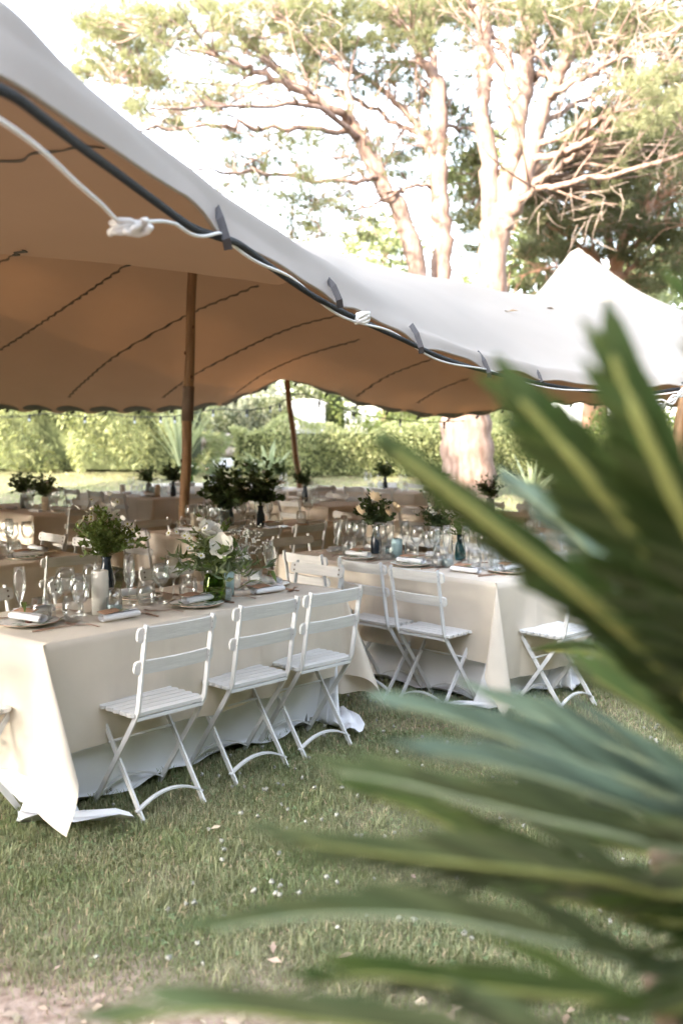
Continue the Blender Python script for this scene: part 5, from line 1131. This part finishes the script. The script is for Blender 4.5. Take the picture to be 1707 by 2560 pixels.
def frond(pts, ll, lw, m, rm='rachis', ang=.55, roll=0.0, dens=1.0, r0=.011, seed=0, vee=.55, tip=.35):
    P = smooth_path([PO] + [at(*p) for p in pts], 8); r = random.Random(seed); n = len(P)
    cum = [0.0]
    for a, b in zip(P[:-1], P[1:]): cum.append(cum[-1] + (b - a).length)
    T_ = cum[-1]
    def pos(s_):
        for i in range(n - 1):
            if cum[i + 1] >= s_: f = (s_ - cum[i]) / max(1e-9, cum[i + 1] - cum[i]); return P[i].lerp(P[i + 1], f), (P[i + 1] - P[i]).normalized()
        return P[-1], (P[-1] - P[-2]).normalized()
    V = []; F = []; o = 0; s_ = T_ * .16
    while s_ < T_ * .995:
        p, t = pos(s_); f = s_ / T_; side = t.cross(Vector((0, 0, 1))).normalized(); up = side.cross(t).normalized()
        if roll: q_ = Matrix.Rotation(roll, 3, t); side = q_ @ side; up = q_ @ up
        env = min(1, (f - .10) / .25) ** .7 * (1 - (1 - tip) * max(0, (f - .55) / .45) ** 1.3)
        for sg in (-1, 1):
            L_ = ll * env * r.uniform(.85, 1.12); an = ang * (1 - .45 * f) * r.uniform(.85, 1.15); v_ = vee * r.uniform(.7, 1.3)
            d = (t * math.cos(an) + (side * sg * math.cos(v_) + up * math.sin(v_)) * math.sin(an)).normalized(); wdir = d.cross(up * math.cos(v_) - side * sg * math.sin(v_)).normalized(); W_ = lw * (.6 + .4 * env)
            b0 = p + t * r.uniform(-.003, .003); k = Vector((0, 0, -1)) * L_ * .10
            V += [b0 - wdir * W_ * .5, b0 + wdir * W_ * .5, b0 + d * L_ * .5 + wdir * W_, b0 + d * L_ * .5 - wdir * W_, b0 + d * L_ + k]
            F += [(o, o + 1, o + 2), (o, o + 2, o + 3), (o + 3, o + 2, o + 4)]; o += 5
        s_ += .0095 / dens
    fo = obj('frond', np_mesh('frond', np.array([tuple(v - PB) for v in V]), np.array(F), m), pal)
    mb = MB(); mb.tube([p - PB for p in P], [r0 * (1.25 - .95 * i / (n - 1)) for i in range(n)], 8); obj('rachis', mb.mesh('rachis', rm, True), fo)
frond([(1740, 1745, 1.06), (1500, 1525, 1.0), (1270, 1345, .97), (1090, 1205, .96), (990, 1130, .96)], 0.125, 0.0095, 'palm_leaf', ang=.36, roll=1.15, r0=0.0100, seed=1, dens=1.25)
frond([(1790, 1640, 1.02), (1640, 1400, .96), (1470, 1190, .93), (1360, 1065, .93), (1300, 1000, .93)], 0.18, 0.0118, 'palm_leaf', ang=0.46, roll=1.15, r0=0.0100, seed=2, dens=1.25)
frond([(1840, 1540, .98), (1720, 1310, .92), (1620, 1100, .90), (1560, 960, .90), (1530, 890, .90)], 0.18, 0.0118, 'palm_leaf', ang=0.46, roll=1.0, r0=0.0100, seed=3, dens=1.25)
frond([(1930, 1450, 1.0), (1880, 1150, .96), (1810, 930, .96), (1755, 800, .98), (1735, 760, .98)], 0.18, 0.0118, 'palm_leaf', ang=0.46, roll=1.0, r0=0.0100, seed=4, dens=1.2)
frond([(1850, 1780, 1.25), (1720, 1640, 1.28), (1560, 1470, 1.3), (1400, 1310, 1.32), (1285, 1215, 1.34)], 0.12, 0.0075, 'palm_teal', 'rachis_pale', ang=.5, roll=1.2, r0=0.0045, seed=5)
frond([(1880, 1700, 1.4), (1760, 1500, 1.5), (1600, 1330, 1.55), (1420, 1160, 1.6), (1300, 1080, 1.62)], 0.12, 0.0075, 'palm_teal', 'rachis_pale', ang=.5, roll=1.1, r0=0.0045, seed=6)
frond([(1780, 1985, 1.2), (1600, 1900, 1.22), (1400, 1815, 1.25), (1220, 1745, 1.28)], 0.165, 0.0062, 'palm_teal', 'rachis_pale', ang=.36, roll=1.0, r0=0.0045, dens=.5, seed=7)
frond([(1780, 2030, 1.12), (1550, 1945, 1.10), (1280, 1850, 1.10), (1100, 1790, 1.1), (1000, 1768, 1.1)], 0.165, 0.0062, 'palm_teal', 'rachis_pale', ang=.36, roll=1.0, r0=0.0045, dens=.5, seed=8)
frond([(1780, 2080, 1.05), (1600, 2030, 1.02), (1400, 1960, 1.0), (1200, 1905, 1.0), (1085, 1885, 1.0)], 0.165, 0.0062, 'palm_teal', 'rachis_pale', ang=.36, roll=1.0, r0=0.0045, dens=.5, seed=9)
frond([(1760, 2130, 1.0), (1500, 2080, .97), (1200, 2010, .96), (980, 1955, .96), (850, 1935, .96)], 0.175, 0.0085, 'palm_olive', 'rachis_pale', ang=.40, roll=1.0, r0=0.0045, dens=.30, seed=10)
frond([(1750, 2230, .98), (1500, 2200, .93), (1200, 2165, .90), (950, 2135, .90), (750, 2105, .90)], 0.175, 0.0085, 'palm_olive', ang=.40, roll=1.25, r0=0.0045, dens=.30, seed=11, vee=.35)
frond([(1760, 2300, 1.05), (1500, 2235, 1.05), (1250, 2130, 1.06), (1050, 2030, 1.08), (930, 1990, 1.08)], 0.175, 0.0085, 'palm_leaf', ang=.40, roll=1.1, r0=0.0045, dens=.30, seed=12)
frond([(1780, 2420, .95), (1450, 2370, .90), (1100, 2300, .88), (800, 2290, .88), (540, 2325, .88)], 0.175, 0.0085, 'palm_olive', 'rachis_pale', ang=.40, roll=1.0, r0=0.0045, dens=.30, seed=13)
frond([(1770, 2480, .90), (1500, 2500, .86), (1200, 2470, .84), (950, 2440, .84), (820, 2450, .84)], 0.175, 0.0085, 'palm_leaf', ang=.40, roll=1.25, r0=0.0045, dens=.30, seed=14, vee=.35)
frond([(1760, 2600, .88), (1300, 2610, .82), (900, 2570, .80), (550, 2530, .80), (280, 2560, .80)], 0.175, 0.0085, 'palm_olive', ang=.40, roll=1.1, r0=0.0045, dens=.30, seed=15)
frond([(1850, 2350, 1.1), (1650, 2310, 1.1), (1450, 2260, 1.1), (1300, 2240, 1.12)], 0.172, 0.0105, 'palm_leaf', ang=.5, roll=0.9, r0=0.0045, seed=16)
frond([(1900, 2250, 1.3), (1750, 2180, 1.4), (1600, 2130, 1.45), (1450, 2100, 1.5)], 0.172, 0.0105, 'palm_leaf', ang=.5, roll=0.8, r0=0.0045, seed=17)
frond([(1950, 2050, 1.25), (1820, 1940, 1.3), (1650, 1800, 1.35), (1480, 1690, 1.4)], 0.161, 0.0105, 'palm_leaf', ang=.45, roll=1.0, r0=0.0045, seed=18)
for k in range(14):                                       # fronds on the far and right side of the crown
    a = -1.3 + k * .24; L_ = .85; d = Vector((math.cos(a), math.sin(a) , 0)); el = (.9, .45, .1)[k % 3]
    P_ = [PO + d * L_ * t * math.cos(el * .8) + Vector((0, 0, L_ * (t * math.sin(el) - .35 * t * t))) for t in (.35, .7, 1.0)]
    px = []
    for q_ in P_:
        v_ = q_ - C0; c, s_ = math.cos(PITCH), math.sin(PITCH); f_ = v_.y * c - v_.z * s_; px.append((853.5 + v_.x / f_ * FPX, 1280 - (v_.y * s_ + v_.z * c) / f_ * FPX, q_.y))
    if min(p[2] for p in px) > .3: frond(px, .15, .006, 'palm_leaf', seed=40 + k)

# ================================================================== GRASS, CLOVER, LITTER
mat('grass', (0.165, 0.215, 0.098), 0.75, col2=(0.32, 0.32, 0.195), scale=2.4, detail=5, island=0.5, trans=(0.34, 0.38, 0.14), trans_w=0.3)
mat('clover', (0.15, 0.21, 0.10), 0.7, island=0.35, trans=(0.2, 0.28, 0.08), trans_w=0.25)
mat('straw', (0.42, 0.34, 0.20), 0.85, island=0.35)
mat('clover_white', (0.36, 0.355, 0.30), 0.9, island=0.12)
def field(n, y0, y1, seed, near_bias=1.0, xpad=1.1):
    r = np.random.default_rng(seed); y = y0 + (y1 - y0) * r.uniform(0, 1, n) ** near_bias; x = r.uniform(-1, 1, n) * (.36 * y + xpad); return x, y, r
def blades(n, y0, y1, seed, h, wd, bias=1.0, keep=None, lean=.55, thin=True):
    x, y, r = field(n, y0, y1, seed, bias); sw = soil_w(x, y); pat = .5 + .35 * np.sin(x * 5.1 + np.sin(y * 3.3)) * np.sin(y * 4.3 + 1.7) + .3 * np.sin(x * 13 + y * 5) * np.sin(y * 11 - x * 7)
    k = r.uniform(size=n) > np.clip(sw * 1.02 - .05, 0, .97); x, y, pat = x[k], y[k], pat[k]; n = len(x)
    if thin:                                              # worn, thinner patches
        wp = np.sin(x * 2.9 + 1.3 * np.sin(y * 2.1)) * np.sin(y * 3.4 + .8 * np.sin(x * 4.0)); k = r.uniform(size=n) > np.clip((wp - .25) * .9, 0, .6); x, y, pat = x[k], y[k], pat[k]; n = len(x)
    a = r.uniform(0, 2 * np.pi, n); le = r.uniform(.1, lean * 1.7, n); H = h * r.uniform(.5, 1.25, n) * (.8 + .4 * pat); ca, sa = np.cos(a), np.sin(a); z = gz(x, y)
    b = np.stack([x, y, z - .002], 1); s_ = np.stack([-sa, ca, np.zeros(n)], 1) * (wd * r.uniform(.6, 1.2, n))[:, None]
    m = b + np.stack([ca * H * le * .35, sa * H * le * .35, H * .62], 1); t = b + np.stack([ca * H * le, sa * H * le, H * np.maximum(.35, 1 - .35 * le)], 1)
    V = np.stack([b - s_, b + s_, m + s_ * .75, m - s_ * .75, t], 1).reshape(-1, 3); o = np.arange(n)[:, None] * 5
    F = np.concatenate([o + np.array([[0, 1, 2]]), o + np.array([[0, 2, 3]]), o + np.array([[3, 2, 4]])], 1).reshape(-1, 3); return V, F
def stuff(name, me, label, cat): return obj(name, me, None, (0, 0, 0), 0, label, cat, None, 'stuff')
V1, F1 = blades(300000, 2.1, 5.2, 1, .033, .0018, .85); V2, F2 = blades(170000, 5.0, 10.5, 2, .033, .0030, .8); V3, F3 = blades(60000, 10, 30, 3, .05, .010, .8)
Vg = np.concatenate([V1, V2, V3]); Fg_ = np.concatenate([F1, F2 + len(V1), F3 + len(V1) + len(V2)])
r = np.random.default_rng(88); tx, ty, _ = field(420, 2.5, 7.5, 89, .9); Vt = []; o_t = 0; Ft = []   # longer tufts the mower missed
for x_, y_ in zip(tx, ty):
    if soil_w(x_, y_) > .7: continue
    n_ = 38; px_ = x_ + r.normal(0, .028, n_); py_ = y_ + r.normal(0, .028, n_); a_ = r.uniform(0, 6.28, n_); H_ = r.uniform(.035, .075, n_); le_ = r.uniform(.2, 1.0, n_); w_ = .0022
    b_ = np.stack([px_, py_, np.zeros(n_)], 1); s2_ = np.stack([-np.sin(a_), np.cos(a_), 0 * a_], 1) * w_; t_ = b_ + np.stack([np.cos(a_) * H_ * le_, np.sin(a_) * H_ * le_, H_], 1); m_ = b_ + np.stack([np.cos(a_) * H_ * le_ * .3, np.sin(a_) * H_ * le_ * .3, H_ * .6], 1)
    Vt.append(np.stack([b_ - s2_, b_ + s2_, m_ + s2_ * .8, m_ - s2_ * .8, t_], 1).reshape(-1, 3)); q_ = np.arange(n_)[:, None] * 5 + o_t; Ft.append(np.concatenate([q_ + np.array([[0, 1, 2]]), q_ + np.array([[0, 2, 3]]), q_ + np.array([[3, 2, 4]])], 1).reshape(-1, 3)); o_t += n_ * 5
Fg_ = np.concatenate([Fg_] + [f + len(Vg) for f in Ft]); Vg = np.concatenate([Vg] + Vt)
stuff('grass', np_mesh('grass', Vg, Fg_, 'grass'), 'short clipped lawn grass around the tables', 'grass')
V, F = blades(58000, 2.2, 9, 7, .033, .0022, .85, lean=1.0); stuff('dry_grass', np_mesh('dry_grass', V, F, 'straw'), 'dry straw coloured blades among the lawn', 'grass')
# clover leaves and white clover heads
def discs(n, y0, y1, seed, h, rad, flat=.35, mask=None):
    x, y, r = field(n, y0, y1, seed, .9); 
    if mask is not None: k = mask(x, y, r); x, y = x[k], y[k]
    n = len(x); hz = h * r.uniform(.6, 1.2, n); c = np.stack([x, y, gz(x, y) + hz], 1); nn = np.stack([r.normal(0, flat, n), r.normal(0, flat, n), np.ones(n)], 1); nn /= np.linalg.norm(nn, axis=1)[:, None]
    u = np.cross(nn, np.tile([1.0, .3, 0], (n, 1))); u /= np.linalg.norm(u, axis=1)[:, None]; v = np.cross(nn, u); Vs = []; R_ = (rad * r.uniform(.7, 1.25, n))[:, None]; a0 = r.uniform(0, 6.28, n)[:, None]
    for k in range(3):
        a = a0 + k * 2.094; d = u * np.cos(a) + v * np.sin(a); e2 = -u * np.sin(a) + v * np.cos(a); Vs.append(np.stack([c, c + d * R_ * .7 + e2 * R_ * .5, c + d * R_ * 1.15, c + d * R_ * .7 - e2 * R_ * .5], 1))
    V = np.stack(Vs, 1).reshape(-1, 3); o = np.arange(n * 3)[:, None] * 4; F = np.concatenate([o + np.array([[0, 1, 2]]), o + np.array([[0, 2, 3]])], 1).reshape(-1, 3); return V, F
cm = lambda x, y, r: (r.uniform(size=len(x)) < .25 + .75 * np.clip(np.sin(x * 2.2 + 1.2) * np.sin(y * 1.7 - .4) + .35 * (x > -.6), 0, 1)) & (soil_w(x, y) < .3)
V, F = discs(13000, 2.7, 7.5, 12, .030, .0085, mask=cm); stuff('clover_leaves', np_mesh('clover_leaves', V, F, 'clover'), 'low clover leaves in the lawn', 'clover')
x, y, r = field(1000, 2.75, 6.6, 21, .8); k = (r.uniform(size=1000) < np.clip(.10 + .35 * (x > -.7) + .45 * ((x > -.55) & (y > 2.9) & (y < 4.4)), 0, 1)) & (soil_w(x, y) < .6); x, y = x[k], y[k]
Vs = []; Fs = []; o = 0; tmpl = MB().lathe([(0, -.006), (.006, -.005), (.0105, .001), (.009, .008), (.004, .0115), (0, .012)], 7); TV = np.array(tmpl.v); TF = [f for f in tmpl.f]
TF = np.array([t_ for f in TF for t_ in ((f[0], f[1], f[2]), (f[0], f[2], f[3]))])
for i in range(len(x)):
    V = TV * r.uniform(.5, .95) * np.array([1, 1, r.uniform(.8, 1.1)]) + r.normal(0, .0022, TV.shape) + np.array([x[i], y[i], r.uniform(.034, .055)]); Vs.append(V); Fs.append(TF + o); o += len(TV)
stuff('clover_flowers', np_mesh('clover_flowers', np.concatenate(Vs), np.concatenate(Fs), 'clover_white'), 'white clover heads dotted over the lawn', 'clover')
# dry leaves and chips on the worn earth
mat('litter', (0.34, 0.25, 0.17), 0.85, island=.4, col2=(0.46, 0.39, 0.30), scale=3)
n = 900; r = np.random.default_rng(44); yy = 2.35 + r.uniform(0, 1, n) ** 1.6 * 3.6; xx = r.uniform(-1, 1, n) * (.36 * yy + .2); kk = r.uniform(size=n) < .02 + .95 * soil_w(xx, yy); xx, yy = xx[kk], yy[kk]; n = len(xx)
a = r.uniform(0, 6.28, n); L_ = r.uniform(.008, .030, n)[:, None]; c = np.stack([xx, yy, np.full(n, .012) + .022 * (soil_w(xx, yy) < .5)], 1); d = np.stack([np.cos(a), np.sin(a), r.normal(0, .25, n)], 1); s_ = np.stack([-np.sin(a), np.cos(a), r.normal(0, .3, n)], 1)
V = np.stack([c - d * L_, c + s_ * L_ * .5 + np.array([0, 0, .004]), c + d * L_, c - s_ * L_ * .5 + np.array([0, 0, .003])], 1).reshape(-1, 3); o = np.arange(n)[:, None] * 4
stuff('leaf_litter', np_mesh('leaf_litter', V, np.concatenate([o + np.array([[0, 1, 2]]), o + np.array([[0, 2, 3]])], 1).reshape(-1, 3), 'litter'), 'dry leaf scraps and chips on the worn earth', 'leaf litter')
# ================================================================== ADDED EVERGREENS OUT OF VIEW (they shade the lawn and darken the tent inside)
mat('shade_tree_leaf', (0.055, 0.075, 0.030), 0.7, island=0.4)
sh = Vector((SUN_DIR.x, SUN_DIR.y, 0)).normalized(); pq = Vector((-sh.y, sh.x, 0))
if pq.x < 0: pq = -pq
def shade_tree(x, y, h_, r_, label, seed):  # tree out of view, added only to block sun and sky
    e_ = obj('unseen_shade_tree', None, None, (x, y, 0), seed, label, 'tree', 'unseen evergreens added for shade'); rr = np.random.default_rng(seed)
    mb = MB(); mb.tube([(0, 0, -.05), (0, 0, h_ * .4), (0, 0, h_ * .92)], [.32, .22, .05], 10); obj('trunk', mb.mesh('trunk', 'bark', True), e_)
    prof = [(.0, .02), (.55, .03), (.86, .12), (.95, .3), (.93, .5), (.8, .7), (.55, .86), (.28, .95), (0, 1.0)]
    mb = MB(); mb.lathe(prof, 16); mb.v = [(a * r_ * .93 * (1 + .10 * math.sin(7 * a + 11 * c + seed)), b * r_ * .93 * (1 + .10 * math.sin(9 * b + 13 * c)), c * h_ * .99) for a, b, c in mb.v]; obj('dark_core', mb.mesh('dark_core', 'inner', True), e_)  # dark core added within the leaf shell to stop light
    n = 2600; t = rr.uniform(.02, 1, n); R_ = np.interp(t, [p[1] for p in prof], [p[0] for p in prof]) * r_ * rr.uniform(.88, 1.14, n); a = rr.uniform(0, 2 * np.pi, n)
    def fn(r, k): return np.stack([np.cos(a) * R_, np.sin(a) * R_, t * h_], 1), np.stack([np.cos(a) * .6, np.sin(a) * .6, np.ones(k)], 1)
    V, F = leaf_cloud(n, fn, .55, .13, seed + 3); obj('crown', np_mesh('crown', V, F, 'shade_tree_leaf'), e_)
names = ['leftmost', 'second', 'third', 'fourth', 'fifth', 'sixth', 'seventh', 'eighth', 'ninth', 'tenth']
for k in range(10):
    c = sh * (26.5 + 1.2 * math.sin(k * 2.1)) + pq * (-7.5 + 2.75 * k); shade_tree(c.x, c.y, 18.0 + 1.2 * math.sin(k * 1.7 + 1), 2.1, names[k] + ' tall dark evergreen of the unseen shade row added behind the viewer', 70 + k)
names += ['eleventh', 'twelfth']
for k in range(10):  # added to cut sky light entering the tent from the right
    shade_tree(13.5 + .8 * math.sin(k * 2.3), -9 + 2.7 * k, 12.5 + 1.2 * math.sin(k * 1.9), 2.0, names[k] + ' dark evergreen of the unseen shade row added beyond the right edge', 90 + k)
for k in range(4):  # added on the left to dim the tent inside
    shade_tree(-13.5 + .7 * math.sin(k * 2.3), 3.5 + 3.2 * k, 9.5 + 1.0 * math.sin(k * 1.9), 2.0, names[k] + ' dark evergreen of the unseen shade row added beyond the left edge', 110 + k)
for k in range(10):  # added to block low sky light reaching under the tent
    shade_tree(-4.0 + 1.9 * k, -30.5 + 2.1 * k + .8 * math.sin(k * 2.9), 16.5 + 1.2 * math.sin(k * 2.4), 2.1, names[k] + ' dark evergreen of the unseen shade row added behind the viewer to the right', 130 + k)
